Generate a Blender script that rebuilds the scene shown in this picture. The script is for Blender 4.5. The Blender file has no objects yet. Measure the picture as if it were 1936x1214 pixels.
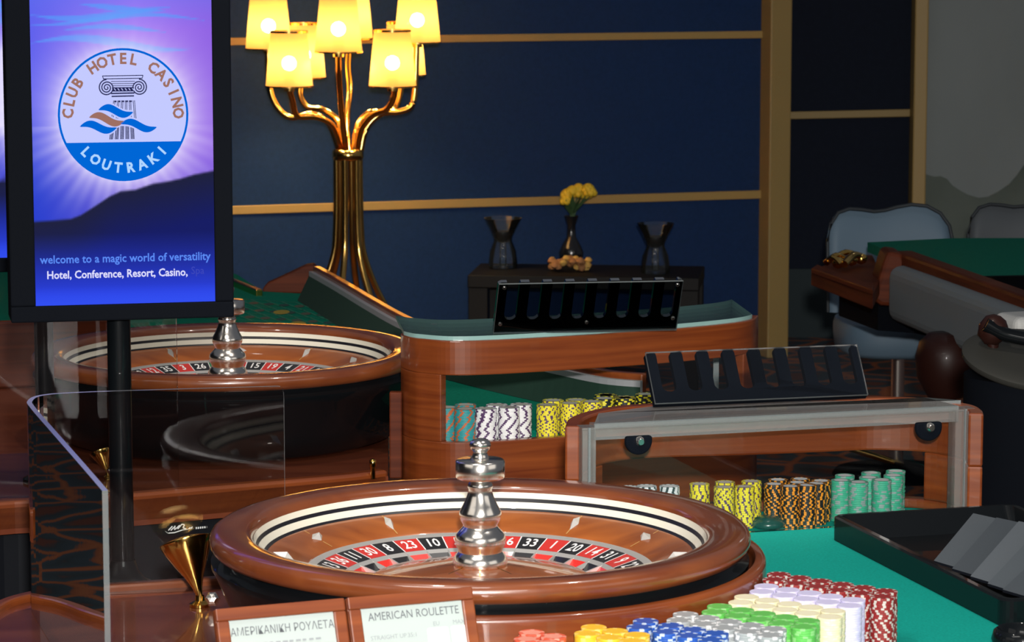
import bpy, bmesh, math, random
from mathutils import Vector, Matrix
random.seed(7)
SC = bpy.context.scene
COL = SC.collection
PI = math.pi
# ------------------------------------------------------------------ camera, world, lights, exposure
FPX, CXP, CYP, HCAM = 5800.0, 968.0, 607.0, 1.86
PITCH = math.atan(787.0 / FPX)
cd = bpy.data.cameras.new('camera'); cam = bpy.data.objects.new('camera', cd); COL.objects.link(cam)
cam.location = (0, 0, HCAM); cam.rotation_euler = (PI / 2 - PITCH, 0, 0)
cd.sensor_width = 36.0; cd.lens = FPX / 1936.0 * 36.0; cd.clip_start = 0.1; cd.clip_end = 60
cd.dof.use_dof = True; cd.dof.focus_distance = 5.6; cd.dof.aperture_fstop = 17.0
SC.camera = cam
SC.view_settings.view_transform = 'Standard'; SC.view_settings.look = 'None'
SC.view_settings.gamma = 1.0; SC.view_settings.use_curve_mapping = False
SC.view_settings.exposure = 0.0
W = bpy.data.worlds.new('world'); SC.world = W; W.use_nodes = True
W.node_tree.nodes['Background'].inputs[0].default_value = (0.80, 0.86, 1.0, 1)
W.node_tree.nodes['Background'].inputs[1].default_value = 0.10

def area(name, loc, target, energy, size, color=(1, 1, 1), sy=None, spread=PI):
    l = bpy.data.lights.new(name, 'AREA'); l.energy = energy; l.size = size; l.color = color; l.spread = spread
    if sy: l.shape = 'RECTANGLE'; l.size_y = sy
    o = bpy.data.objects.new(name, l); COL.objects.link(o); o.location = loc
    o.rotation_euler = (Vector(target) - Vector(loc)).to_track_quat('-Z', 'Y').to_euler()
    return o
def spot(name, loc, target, energy, ang=60, color=(1, 1, 1), r=0.05, blend=0.6):
    l = bpy.data.lights.new(name, 'SPOT'); l.energy = energy; l.spot_size = math.radians(ang); l.color = color
    l.shadow_soft_size = r; l.spot_blend = blend
    o = bpy.data.objects.new(name, l); COL.objects.link(o); o.location = loc
    o.rotation_euler = (Vector(target) - Vector(loc)).to_track_quat('-Z', 'Y').to_euler()
    return o
area('camera_flash', (0.06, -0.05, 2.12), (0.1, 5.6, 0.9), 48, 0.10, (1, 0.97, 0.92), spread=math.radians(70))
area('reflection_panel', (-0.6, 3.2, 3.3), (-0.6, 3.3, 0), 22, 1.4, (1, 0.96, 0.9), sy=.5)  # unseen panel added for soft reflections on chrome and wood
area('reflection_panel', (0.6, 0.2, 3.2), (0.3, 3.5, 0.8), 30, 1.8, (1, 0.97, 0.92), sy=.8)  # second added panel, gives the chrome something bright to reflect
spot('ceiling_or_fill_spot', (-0.5, 4.2, 3.4), (-0.1, 4.6, 0.9), 50, 55, (1, 0.95, 0.88))
spot('ceiling_or_fill_spot', (0.9, 4.6, 3.4), (0.5, 4.5, 0.9), 60, 60, (1, 0.95, 0.88))
spot('ceiling_or_fill_spot', (-0.4, 5.9, 3.4), (-0.5, 6.4, 0.9), 55, 60, (1, 0.9, 0.8))
spot('ceiling_or_fill_spot', (0.5, 5.3, 3.4), (0.3, 6.1, 0.9), 55, 55, (1, 0.9, 0.8))
area('reflection_panel', (-3.6, 2.2, 3.3), (0, 4.8, 1.0), 14, 3.2, (1, .93, .84), sy=1.8)  # unseen side panel added so the turrets catch bright strips
area('reflection_panel', (4.0, 2.2, 2.8), (0, 4.8, 1.0), 14, 3.2, (1, .95, .88), sy=1.8)  # its added counterpart on the right, also for chrome reflections
spot('ceiling_or_fill_spot', (-1.0, 8.0, 3.4), (-0.8, 8.3, 0.8), 26, 70, (1, 0.95, 0.9))
spot('ceiling_or_fill_spot', (-1.7, 5.4, 3.0), (-1.15, 6.9, .82), 34, 40, (1, .9, .8))  # unseen fill spot added to brighten the wall by the far wheel
spot('ceiling_or_fill_spot', (1.7, 8.6, 3.4), (1.6, 8.8, 0.8), 12, 80, (0.9, 0.95, 1))
spot('ceiling_or_fill_spot', (3.4, 13.0, 3.6), (3.4, 15.6, 1.6), 40, 90, (0.92, 0.97, 1))  # unseen spot added to lift the dim grey wall

# ------------------------------------------------------------------ photograph geometry: rays from the camera point
CP, SP_ = math.cos(PITCH), math.sin(PITCH)
def ray(px, py):
    xn = (px - CXP) / FPX; yn = -(py - CYP) / FPX
    return xn, CP + yn * SP_, -SP_ + yn * CP
def P(px, py, z):
    x, y, dz = ray(px, py); t = (z - HCAM) / dz
    return Vector((x * t, y * t, z))
def Q(px, py, Y):
    x, y, dz = ray(px, py); t = Y / y
    return Vector((x * t, Y, HCAM + dz * t))

# ------------------------------------------------------------------ materials
MAT = {}
def new_mat(name):
    m = bpy.data.materials.new(name); m.use_nodes = True
    b = m.node_tree.nodes['Principled BSDF']; MAT[name] = m
    return m, m.node_tree.nodes, m.node_tree.links, b
def pm(name, col, rough=0.5, metal=0.0, coat=0.0, spec=0.5, bump=0.0, bscale=200, coatr=0.04):
    m, N, L, b = new_mat(name)
    b.inputs['Base Color'].default_value = (*col, 1); b.inputs['Roughness'].default_value = rough
    b.inputs['Metallic'].default_value = metal; b.inputs['Coat Weight'].default_value = coat
    b.inputs['Coat Roughness'].default_value = coatr
    b.inputs['Specular IOR Level'].default_value = spec
    if bump or bscale != 200:
        n = N.new('ShaderNodeTexNoise'); n.inputs['Scale'].default_value = bscale; n.inputs['Detail'].default_value = 3
        tc = N.new('ShaderNodeTexCoord'); L.new(tc.outputs['Object'], n.inputs['Vector'])
        if bump:
            bp = N.new('ShaderNodeBump'); bp.inputs['Strength'].default_value = bump; bp.inputs['Distance'].default_value = 0.002
            L.new(n.outputs['Fac'], bp.inputs['Height']); L.new(bp.outputs[0], b.inputs['Normal'])
    return m
def noise_mat(name, c0, c1, scale=(1, 1, 1), nscale=10, rough=0.4, coat=0.0, detail=4, lo=0.3, hi=0.7, dist=0.0, spec=0.5, rot=(0, 0, 0), coatr=0.05):
    m, N, L, b = new_mat(name)
    tc = N.new('ShaderNodeTexCoord'); mp = N.new('ShaderNodeMapping'); n = N.new('ShaderNodeTexNoise'); r = N.new('ShaderNodeValToRGB')
    mp.inputs['Scale'].default_value = scale; mp.inputs['Rotation'].default_value = rot
    n.inputs['Scale'].default_value = nscale; n.inputs['Detail'].default_value = detail; n.inputs['Distortion'].default_value = dist
    r.color_ramp.elements[0].position = lo; r.color_ramp.elements[0].color = (*c0, 1)
    r.color_ramp.elements[1].position = hi; r.color_ramp.elements[1].color = (*c1, 1)
    L.new(tc.outputs['Object'], mp.inputs[0]); L.new(mp.outputs[0], n.inputs['Vector']); L.new(n.outputs['Fac'], r.inputs[0])
    L.new(r.outputs[0], b.inputs['Base Color'])
    b.inputs['Roughness'].default_value = rough; b.inputs['Coat Weight'].default_value = coat; b.inputs['Coat Roughness'].default_value = coatr
    b.inputs['Specular IOR Level'].default_value = spec
    return m
A22 = math.radians(22)
noise_mat('mahogany', (.115, .019, .004), (.25, .058, .011), (.8, 1.6, 24), 2.6, .35, .6, 6, .25, .75, .5, rot=(0, 0, -A22), coatr=.05)
noise_mat('mahogany_dark', (.06, .011, .004), (.125, .026, .008), (.8, 1.6, 24), 2.6, .55, .0, 6, .3, .7, .5, spec=.15, rot=(0, 0, -A22), coatr=.15)
noise_mat('rim_wood', (.135, .030, .009), (.20, .052, .014), (5, 5, 9), 2.0, .3, 1.0, 5, .3, .7, .8, coatr=.06)
noise_mat('stator_wood', (.22, .050, .008), (.38, .105, .018), (2, 9, 9), 2.4, .3, .9, 5, .3, .7, .6)
noise_mat('deck_wood', (.12, .026, .012), (.21, .055, .024), (2, 9, 9), 2.0, .25, 1.0, 5, .3, .7, .6, rot=(0, 0, -A22), coatr=.01)
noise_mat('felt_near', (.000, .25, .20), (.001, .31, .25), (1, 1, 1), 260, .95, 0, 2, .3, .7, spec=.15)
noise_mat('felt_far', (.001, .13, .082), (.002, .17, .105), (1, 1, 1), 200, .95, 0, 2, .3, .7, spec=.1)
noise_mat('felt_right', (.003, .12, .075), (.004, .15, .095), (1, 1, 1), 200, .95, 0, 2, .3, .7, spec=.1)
pm('black_gloss', (.003, .004, .005), .45, coat=.40, coatr=.03, spec=.06)
pm('inlay', (.50, .27, .09), .4)
pm('leg_dark', (.022, .006, .004), .45, coat=.1, spec=.25)
pm('dado', (.030, .042, .046), .8, spec=.2)
pm('black_plastic', (.004, .0055, .009), .85, spec=.03, bump=.05, bscale=400)
pm('black_satin', (.0035, .0045, .007), .85, spec=.05)
pm('black_panel', (.005, .006, .009), .6, spec=.15)
pm('ivory', (.72, .68, .56), .35, coat=.4)
pm('black_line', (.008, .008, .012), .4)
pm('chrome', (.93, .88, .81), .20, metal=1)
pm('silver', (.62, .60, .57), .34, metal=.55)
pm('brass', (.83, .50, .13), .12, metal=1)
pm('brass_lamp', (.78, .47, .13), .16, metal=1)
pm('gold_trim', (.42, .27, .085), .45, bump=.25, bscale=60)
pm('post_gold', (.33, .22, .07), .55, bump=.3, bscale=30)
pm('red_pocket', (.62, .03, .022), .35, coat=.5)
pm('black_pocket', (.012, .012, .014), .35, coat=.5)
pm('green_pocket', (.02, .28, .09), .35, coat=.5)
pm('white_ink', (.86, .84, .82), .5)
pm('cushion_grey', (.17, .19, .20), .7, bump=.2, bscale=120)
pm('stool_blue', (.11, .17, .23), .6, bump=.1, bscale=80)
pm('stool_grey', (.07, .08, .09), .6, bump=.1, bscale=80)
pm('piping', (.02, .025, .03), .6)
pm('paper', (.38, .43, .415), .6)
pm('paper_white', (.72, .74, .73), .6)
pm('ink', (.10, .11, .12), .7)
pm('ink_faint', (.25, .27, .28), .7)
pm('console_black', (.006, .005, .005), .55, spec=.2)
pm('vase_black', (.010, .010, .012), .2, coat=.5)
pm('wine_dark', (.006, .005, .006), .3)
pm('rose_yellow', (.85, .56, .03), .6)
pm('stem_green', (.04, .09, .03), .6)
pm('dried_petal', (.32, .14, .05), .8)
pm('dried_yellow', (.55, .33, .08), .8)
pm('slat_grey', (.070, .083, .095), .6, bump=.15, bscale=150)
pm('slat_lit', (.092, .106, .120), .6, bump=.15, bscale=150)
pm('slat_shaded', (.050, .060, .070), .6, bump=.15, bscale=150)  # slat tones carry the lit and shaded bands of the fan
pm('drum_lid', (.03, .03, .026), .6, spec=.3)
pm('white_pad', (.55, .55, .53), .6)
pm('green_disc', (.012, .06, .05), .25, coat=.5)
pm('edge_green', (.25, .42, .40), .25, spec=.8)
pm('grey_trim', (.30, .30, .32), .5)
pm('slope_reflection', (.005, .03, .018), .8)
def acrylic(name, tint=(1, 1, 1), ior=1.45, rough=0.0, opac=0.0, ocol=(.8, .85, .775)):
    m = bpy.data.materials.new(name); m.use_nodes = True; N = m.node_tree.nodes; L = m.node_tree.links; N.clear(); MAT[name] = m
    o = N.new('ShaderNodeOutputMaterial'); mx = N.new('ShaderNodeMixShader'); t = N.new('ShaderNodeBsdfTransparent'); g = N.new('ShaderNodeBsdfGlossy')
    f = N.new('ShaderNodeFresnel'); f.inputs[0].default_value = ior; t.inputs[0].default_value = (*tint, 1); g.inputs['Roughness'].default_value = rough
    last = t.outputs[0]
    if opac:
        d = N.new('ShaderNodeBsdfDiffuse'); d.inputs[0].default_value = (*ocol, 1); m2 = N.new('ShaderNodeMixShader'); m2.inputs[0].default_value = opac
        L.new(t.outputs[0], m2.inputs[1]); L.new(d.outputs[0], m2.inputs[2]); last = m2.outputs[0]
    L.new(f.outputs[0], mx.inputs[0]); L.new(last, mx.inputs[1]); L.new(g.outputs[0], mx.inputs[2]); L.new(mx.outputs[0], o.inputs[0])
    return m
acrylic('acrylic', (.97, .98, .98)); acrylic('acrylic_sheen', (.92, .94, .95), opac=.16, ocol=(.72, .68, .66)); acrylic('glass_green', (.80, .93, .90), opac=.06, ocol=(.5, .8, .75))
acrylic('acrylic_block', (.88, .90, .90), opac=.12, ocol=(.80, .77, .74)); acrylic('smoke', (.10, .11, .12)); acrylic('smoke_pale', (.50, .54, .56)); acrylic('edge_clear', (.7, .74, .75), rough=.4, opac=.26, ocol=(.40, .46, .47)); acrylic('edge_lit', (.8, .8, .8), opac=.75, ocol=(.85, .88, .88)); acrylic('vase_glass', (.94, .97, .98), opac=.012)
def emit(name, col, s=1.0):
    m = bpy.data.materials.new(name); m.use_nodes = True; N = m.node_tree.nodes; L = m.node_tree.links; N.clear(); MAT[name] = m
    o = N.new('ShaderNodeOutputMaterial'); e = N.new('ShaderNodeEmission'); e.inputs[0].default_value = (*col, 1); e.inputs[1].default_value = s
    L.new(e.outputs[0], o.inputs[0]); return m
def s2l(c): return tuple(((x / 255) / 12.92 if x / 255 < .04045 else ((x / 255 + .055) / 1.055) ** 2.4) for x in c)
emit('px_lav', s2l((196, 202, 255))); emit('px_blue', s2l((0, 102, 214))); emit('px_bronze', s2l((158, 112, 100))); emit('px_ink', s2l((38, 40, 84)))
emit('px_caption', s2l((92, 140, 246))); emit('px_white', s2l((222, 222, 255))); emit('px_dim', s2l((62, 72, 186))); emit('px_loutraki', s2l((176, 214, 255)))
m = emit('px_picture', (1, 1, 1)); at_ = m.node_tree.nodes.new('ShaderNodeVertexColor'); at_.layer_name = 'picture'
m.node_tree.links.new(at_.outputs[0], m.node_tree.nodes['Emission'].inputs[0])
# lamp shade: thin cloth letting the bulb through
m = bpy.data.materials.new('shade_cloth'); m.use_nodes = True; N = m.node_tree.nodes; L = m.node_tree.links; N.clear(); MAT['shade_cloth'] = m
o_ = N.new('ShaderNodeOutputMaterial'); a_ = N.new('ShaderNodeBsdfTranslucent'); a_.inputs[0].default_value = (.145, .074, .021, 1)
d_ = N.new('ShaderNodeBsdfDiffuse'); d_.inputs[0].default_value = (.80, .62, .32, 1); x_ = N.new('ShaderNodeMixShader'); x_.inputs[0].default_value = .30
r_ = N.new('ShaderNodeBsdfRefraction'); r_.inputs['Color'].default_value = (.85, .62, .30, 1); r_.inputs['Roughness'].default_value = .5; r_.inputs['IOR'].default_value = 1.0001
y_ = N.new('ShaderNodeMixShader'); y_.inputs[0].default_value = .14
L.new(a_.outputs[0], x_.inputs[1]); L.new(d_.outputs[0], x_.inputs[2]); L.new(x_.outputs[0], y_.inputs[1]); L.new(r_.outputs[0], y_.inputs[2]); L.new(y_.outputs[0], o_.inputs[0])
# carpet: dark ground with rust figures
m, N, L, b = new_mat('carpet')
tc = N.new('ShaderNodeTexCoord'); v = N.new('ShaderNodeTexVoronoi'); v.feature = 'DISTANCE_TO_EDGE'; v.inputs['Scale'].default_value = 5.0
r = N.new('ShaderNodeValToRGB'); e = r.color_ramp.elements
e[0].position = .0; e[0].color = (.34, .10, .03, 1); e[1].position = .05; e[1].color = (.26, .07, .025, 1)
x = e.new(.07); x.color = (.030, .052, .068, 1); x = e.new(.22); x.color = (.022, .036, .045, 1); x = e.new(.30); x.color = (.12, .03, .014, 1)
n = N.new('ShaderNodeTexNoise'); n.inputs['Scale'].default_value = 3.0
mv = N.new('ShaderNodeMixRGB'); mv.inputs[0].default_value = .12
L.new(tc.outputs['Object'], n.inputs['Vector']); L.new(tc.outputs['Object'], mv.inputs[1]); L.new(n.outputs['Color'], mv.inputs[2]); L.new(mv.outputs[0], v.inputs['Vector'])
L.new(v.outputs['Distance'], r.inputs[0]); L.new(r.outputs[0], b.inputs['Base Color']); b.inputs['Roughness'].default_value = .95
noise_mat('wall_blue', (.005, .025, .090), (.007, .031, .112), (1, 1, 1), 60, .75, 0, 3, .3, .7, spec=.25)
noise_mat('wall_navy', (.003, .006, .016), (.004, .008, .020), (1, 1, 1), 40, .75, 0, 3, .3, .7, spec=.2)
noise_mat('wall_grey', (.24, .265, .26), (.28, .305, .30), (1, 1, .6), 2.2, .8, 0, 4, .3, .7, spec=.2)
noise_mat('wall_moss', (.11, .13, .11), (.17, .195, .17), (1, 1, 1), 3, .8, 0, 4, .3, .7, spec=.2)

# ------------------------------------------------------------------ mesh builder
class B:
    def __init__(s): s.v = []; s.f = []; s.m = []; s.sm = []
    def add(s, vs, fs, mi=0, smooth=False):
        o = len(s.v); s.v += [Vector(p) for p in vs]
        for k, f in enumerate(fs):
            s.f.append([o + i for i in f]); s.m.append(mi[k] if isinstance(mi, list) else mi); s.sm.append(smooth)
        return s
    def box(s, c, d, rz=0, mi=0, M=None):
        x, y, z = d[0] / 2, d[1] / 2, d[2] / 2
        vs = [Vector((a * x, b_ * y, e_ * z)) for e_ in (-1, 1) for b_ in (-1, 1) for a in (-1, 1)]
        R = M or Matrix.Rotation(rz, 3, 'Z')
        return s.add([R @ p + Vector(c) for p in vs], [(0, 2, 3, 1), (4, 5, 7, 6), (0, 1, 5, 4), (2, 6, 7, 3), (0, 4, 6, 2), (1, 3, 7, 5)], mi)
    def prism(s, poly, z0, z1, mi=0, side=None):
        n = len(poly); vs = [(p[0], p[1], z0) for p in poly] + [(p[0], p[1], z1) for p in poly]
        a = sum(poly[i][0] * poly[(i + 1) % n][1] - poly[(i + 1) % n][0] * poly[i][1] for i in range(n))
        fs = [list(range(n))[::-1], list(range(n, 2 * n))] + [(i, (i + 1) % n, n + (i + 1) % n, n + i) for i in range(n)]
        if a < 0: fs = [list(f)[::-1] for f in fs]
        return s.add(vs, fs, [mi, mi] + [mi if side is None else side] * n)
    def plate(s, poly, nrm, t, mi=0, side=None):          # flat polygon of 3-D points pushed along nrm by t
        n = len(poly); nv = Vector(nrm).normalized() * t
        vs = [Vector(p) for p in poly] + [Vector(p) + nv for p in poly]
        fs = [list(range(n))[::-1], list(range(n, 2 * n))] + [(i, (i + 1) % n, n + (i + 1) % n, n + i) for i in range(n)]
        return s.add(vs, fs, [mi, mi] + [mi if side is None else side] * n)
    def lathe(s, prof, c=(0, 0, 0), seg=48, mi=0, M=None, a0=0, a1=2 * PI, smooth=True, cap=False):
        full = abs(a1 - a0 - 2 * PI) < 1e-6; n = seg if full else seg + 1; vs = []; fs = []; ms = []
        R = M or Matrix.Identity(3)
        for (r_, z_) in prof:
            for k in range(n):
                t = a0 + (a1 - a0) * k / seg; vs.append(R @ Vector((r_ * math.cos(t), r_ * math.sin(t), z_)) + Vector(c))
        for i in range(len(prof) - 1):
            for k in range(seg):
                k2 = (k + 1) % n
                fs.append((i * n + k, i * n + k2, (i + 1) * n + k2, (i + 1) * n + k)); ms.append(mi[i] if isinstance(mi, (list, tuple)) else mi)
        if cap:
            fs.append(list(range(n))[::-1]); ms.append(ms[0]); j = (len(prof) - 1) * n; fs.append(list(range(j, j + n))); ms.append(ms[-2])
        return s.add(vs, fs, ms, smooth)
    def tube(s, pts, rad, seg=10, mi=0, cap=True):
        pts = [Vector(p) for p in pts]; n = len(pts); vs = []; fs = []; up = Vector((.31, .17, .93)).normalized()
        for i, p in enumerate(pts):
            t = (pts[min(i + 1, n - 1)] - pts[max(i - 1, 0)]).normalized()
            a = t.cross(up)
            if a.length < .05: a = t.cross(Vector((1, 0, 0)))
            a.normalize(); b_ = t.cross(a); r_ = rad[i] if isinstance(rad, (list, tuple)) else rad
            for k in range(seg):
                w = 2 * PI * k / seg; vs.append(p + (a * math.cos(w) + b_ * math.sin(w)) * r_)
        for i in range(n - 1):
            for k in range(seg): fs.append((i * seg + k, i * seg + (k + 1) % seg, (i + 1) * seg + (k + 1) % seg, (i + 1) * seg + k))
        if cap: fs += [list(range(seg)), list(range((n - 1) * seg, n * seg))[::-1]]
        return s.add(vs, fs, mi, True)
    def strip(s, path, t, z0, z1, mi=0, top=None, ends=None):   # upright wall along a plan path, thickness t to its left
        pts = [Vector((p[0], p[1])) for p in path]; n = len(pts); L_ = []
        for i, p in enumerate(pts):
            d = (pts[min(i + 1, n - 1)] - pts[max(i - 1, 0)]).normalized(); L_.append(p + Vector((-d.y, d.x)) * t)
        z0 = z0 if isinstance(z0, list) else [z0] * n; z1 = z1 if isinstance(z1, list) else [z1] * n
        vs = []
        for i in range(n): vs += [(pts[i].x, pts[i].y, z0[i]), (L_[i].x, L_[i].y, z0[i]), (L_[i].x, L_[i].y, z1[i]), (pts[i].x, pts[i].y, z1[i])]
        fs = []; ms = []; tp = mi if top is None else top; en = tp if ends is None else ends
        for i in range(n - 1):
            a = 4 * i; b_ = a + 4
            for q, f in enumerate(((a, b_, b_ + 3, a + 3), (a + 1, a + 2, b_ + 2, b_ + 1), (a + 3, b_ + 3, b_ + 2, a + 2), (a, a + 1, b_ + 1, b_))):
                fs.append(f); ms.append(tp if q == 2 else mi)
        fs += [(0, 3, 2, 1), (4 * n - 4, 4 * n - 3, 4 * n - 2, 4 * n - 1)]; ms += [en, en]
        return s.add(vs, fs, ms, False)
    def text(s, txt, size, M, mi=0, align='CENTER', sx=1.0, ext=0.0, shear=0.0, bold=0.0):
        c = bpy.data.curves.new('t', 'FONT'); c.body = txt; c.size = size; c.align_x = align; c.align_y = 'CENTER'; c.resolution_u = 2
        c.extrude = ext; c.shear = shear; c.offset = bold
        o = bpy.data.objects.new('t', c); COL.objects.link(o)
        me = bpy.data.meshes.new_from_object(o)
        s.add([M @ Vector((v.co.x * sx, v.co.y, v.co.z)) for v in me.vertices], [list(p.vertices) for p in me.polygons], mi)
        bpy.data.objects.remove(o); bpy.data.curves.remove(c); bpy.data.meshes.remove(me)
        return s
    def build(s, name, mats, parent=None, loc=None, bevel=0, bseg=2, autos=None):
        mats = mats if isinstance(mats, (list, tuple)) else [mats]
        r_ = parent
        while r_ is not None and r_.parent is not None: r_ = r_.parent
        off = Vector(loc) if loc is not None else (r_.location.copy() if r_ is not None else Vector((0, 0, 0)))
        me = bpy.data.meshes.new(name); me.from_pydata([tuple(p - off) for p in s.v], [], s.f)
        for q in mats: me.materials.append(MAT[q])
        me.polygons.foreach_set('material_index', s.m); me.polygons.foreach_set('use_smooth', s.sm); me.update()
        if any(s.sm): me.set_sharp_from_angle(angle=math.radians(50))
        o = bpy.data.objects.new(name, me); COL.objects.link(o)
        if loc is not None: o.location = loc
        if parent is not None: o.parent = parent
        if bevel:
            w = o.modifiers.new('b', 'BEVEL'); w.width = bevel; w.segments = bseg; w.limit_method = 'ANGLE'; w.angle_limit = math.radians(40); w.harden_normals = False
        return o
def tag(o, label, cat, group=None):
    o['label'] = label; o['category'] = cat
    if group: o['group'] = group
    return o
def thing(name, loc, label, cat, group=None):
    o = bpy.data.objects.new(name, None); COL.objects.link(o); o.location = loc; o.empty_display_size = .05
    return tag(o, label, cat, group)
def struct(o): o['kind'] = 'structure'; return o
def smooth_path(pts, n=8):
    pts = [Vector(p) for p in pts]; out = []
    for i in range(len(pts) - 1):
        p0 = pts[max(i - 1, 0)]; p1 = pts[i]; p2 = pts[i + 1]; p3 = pts[min(i + 2, len(pts) - 1)]
        for k in range(n):
            t = k / n
            out.append(.5 * ((2 * p1) + (p2 - p0) * t + (2 * p0 - 5 * p1 + 4 * p2 - p3) * t * t + (3 * p1 - p0 - 3 * p2 + p3) * t ** 3))
    out.append(pts[-1]); return out
def frame(o, ex, ey):     # 4x4 with columns ex, ey, ex x ey and origin o
    ex = Vector(ex).normalized(); ey = (Vector(ey) - ex * Vector(ey).dot(ex)).normalized(); ez = ex.cross(ey)
    M = Matrix.Identity(4)
    for i in range(3): M[i][0] = ex[i]; M[i][1] = ey[i]; M[i][2] = ez[i]; M[i][3] = o[i]
    return M

# ------------------------------------------------------------------ the room
f = B(); f.add([(-9, -2, 0), (9, -2, 0), (9, 18.2, 0), (-9, 18.2, 0)], [(0, 1, 2, 3)]); struct(f.build('floor', 'carpet'))
def WY(px): return 12.0 + (px - 445) / (1437 - 445) * .65      # depth of the blue wall along the picture
def wallpt(px, py): return Q(px, py, WY(px))
a = wallpt(-900, 300); c = wallpt(1462, 300); nd = (c - a).normalized(); nn = Vector((-nd.y, nd.x, 0))
w = B(); w.strip([a.xy, c.xy], .12, 0, 3.6); struct(w.build('wall_back', 'wall_blue'))
def rail(name, p, q, h, t, mat, n):
    d = (q - p).normalized(); pn = Vector((d.y, -d.x, 0)).normalized()
    b_ = B(); b_.plate([p - Vector((0, 0, h / 2)), q - Vector((0, 0, h / 2)), q + Vector((0, 0, h / 2)), p + Vector((0, 0, h / 2))], pn, t)
    return struct(b_.build(name, mat, bevel=.003))
rail('trim_1', wallpt(-700, 93), wallpt(1440, 65), .030, .018, 'gold_trim', nn)
rail('trim_2', wallpt(-700, 431), wallpt(1440, 367), .034, .018, 'gold_trim', nn)
pc = Q(1455, 694, WY(1455)); pb = B(); pb.box((pc.x, pc.y - .02, 1.8), (.095, .16, 3.6), math.atan2(nd.y, nd.x))
struct(pb.build('trim_3', 'post_gold', bevel=.006))
b2 = B(); b2.strip([(.9, 13.2), Q(1722, 100, 13.2).xy], .1, 0, 4); struct(b2.build('wall_alcove', 'wall_navy')); b4 = B(); b4.strip([(-5.2, -1.0), (-5.2, 12.5)], .1, 0, 3.8); struct(b4.build('wall_left', 'wall_navy'))
b3 = B(); zd = Q(1520, 508, 13.19).z; b3.strip([(1.0, 13.175), Q(1722, 100, 13.175).xy], .02, 0, zd); struct(b3.build('wall_dado', 'dado'))
rail('trim_4', Q(1440, 219, 13.19), Q(1720, 213, 13.19), .032, .02, 'post_gold', nn)
pp = Q(1732, 300, 13.2); pb = B(); pb.box((pp.x, 13.16, 2), (.058, .14, 4)); struct(pb.build('trim_5', 'gold_trim', bevel=.006))
wg = B(); x0, x1 = Q(1744, 0, 13.2).x, 6.0
wg.strip([(x0, 13.2), (x1, 13.2)], .1, 0, 4); struct(wg.build('wall_grey', 'wall_grey'))
# lower painted band of the grey wall with its scalloped upper edge
sc_px = [(1744, 326), (1752, 330), (1766, 334), (1778, 333), (1790, 338), (1800, 350), (1815, 360), (1830, 368), (1850, 374), (1868, 372), (1888, 362), (1908, 348), (1922, 332), (1936, 312), (1960, 300), (2100, 306)]
top = [Q(a_, b_, 13.2) for a_, b_ in sc_px]
wb = B(); wb.plate([(x0, 13.2, .0)] + [(top[-1].x, 13.2, 0)] + top[::-1], (0, -1, 0), .006)
struct(wb.build('trim_6', 'wall_moss'))

# ------------------------------------------------------------------ floor lamp
LY = 11.5
def LQ(px, py, dy=0): return Q(px, py, LY + dy)
base = LQ(660, 560); lampX = base.x
lamp = thing('floor_lamp', (lampX, LY, 0), 'brass floor lamp with many small glowing cream shades against the blue wall', 'lamp')
shades = [(508, -11, 92, 1.0, .05), (547, 60, 163, 1.0, -.20), (575, 45, 147, .95, .18), (640, -5, 98, 1.0, -.25), (664, -28, 73, .95, .25), (789, -20, 80, 1.0, .05), (742, 58, 163, 1.0, -.20), (764, 43, 142, .95, .18)]
arms = {0: [(640, 280), (622, 235), (590, 216), (548, 222), (520, 196), (508, 150), (507, 60)],
        1: [(645, 285), (630, 240), (600, 222), (562, 219), (553, 190), (547, 160), (547, 120)],
        2: [(648, 285), (640, 232), (612, 208), (582, 203), (568, 180), (572, 140), (575, 100)],
        3: [(655, 290), (648, 230), (643, 180), (640, 110), (640, 60)],
        4: [(660, 290), (656, 230), (661, 170), (658, 120), (664, 30)],
        5: [(682, 285), (694, 240), (724, 214), (752, 212), (778, 200), (785, 160), (788, 40)],
        6: [(676, 285), (684, 242), (708, 216), (732, 206), (745, 180), (743, 150), (742, 120)],
        7: [(670, 285), (676, 238), (700, 212), (728, 214), (748, 204), (760, 160), (764, 100)]}
for i, (px, ty, by, sc_, dy) in enumerate(shades):
    tb, bb = LQ(px, ty, dy), LQ(px, by, dy); k = LY / FPX * sc_
    rt, rb = 34 * k, 44 * k
    s_ = B(); s_.lathe([(rb, bb.z), (rt, tb.z)], (bb.x, LY + dy, 0), 40)
    so = s_.build('lamp_shade', 'shade_cloth', lamp)
    rim = B(); rim.lathe([(rt - .002, tb.z - .004), (rt + .003, tb.z - .004), (rt + .003, tb.z + .004), (rt - .002, tb.z + .004)], (bb.x, LY + dy, 0), 32); rim.build('shade_rim', 'brass_lamp', so)
    rim = B(); rim.lathe([(rb - .002, bb.z - .003), (rb + .002, bb.z - .003), (rb + .002, bb.z + .003), (rb - .002, bb.z + .003)], (bb.x, LY + dy, 0), 32)
    rim.build('shade_rim', 'brass_lamp', so)
    pa = arms[i][:-1] + [(arms[i][-1][0], by - .16 * (by - ty))]; pa[-2] = (pa[-2][0], max(pa[-2][1], by + 4)); n = len(pa); pts = [LQ(a_, b_, dy * (j / (n - 1))) for j, (a_, b_) in enumerate(pa)]
    ab = B(); ab.tube(smooth_path(pts, 6), .012, 10)
    e0 = pts[-1]; ab.lathe([(.02, e0.z - .05), (.02, e0.z + .01)], (e0.x, e0.y, 0), 16)
    ab.build('arm', 'brass_lamp', lamp)
    l = bpy.data.lights.new('lamp_bulb', 'POINT'); l.energy = 11.0; l.color = (1, .76, .42); l.shadow_soft_size = .028
    lo = bpy.data.objects.new('lamp_bulb', l); COL.objects.link(lo); lo.location = (bb.x, LY + dy, bb.z + (tb.z - bb.z) * .42)
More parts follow.
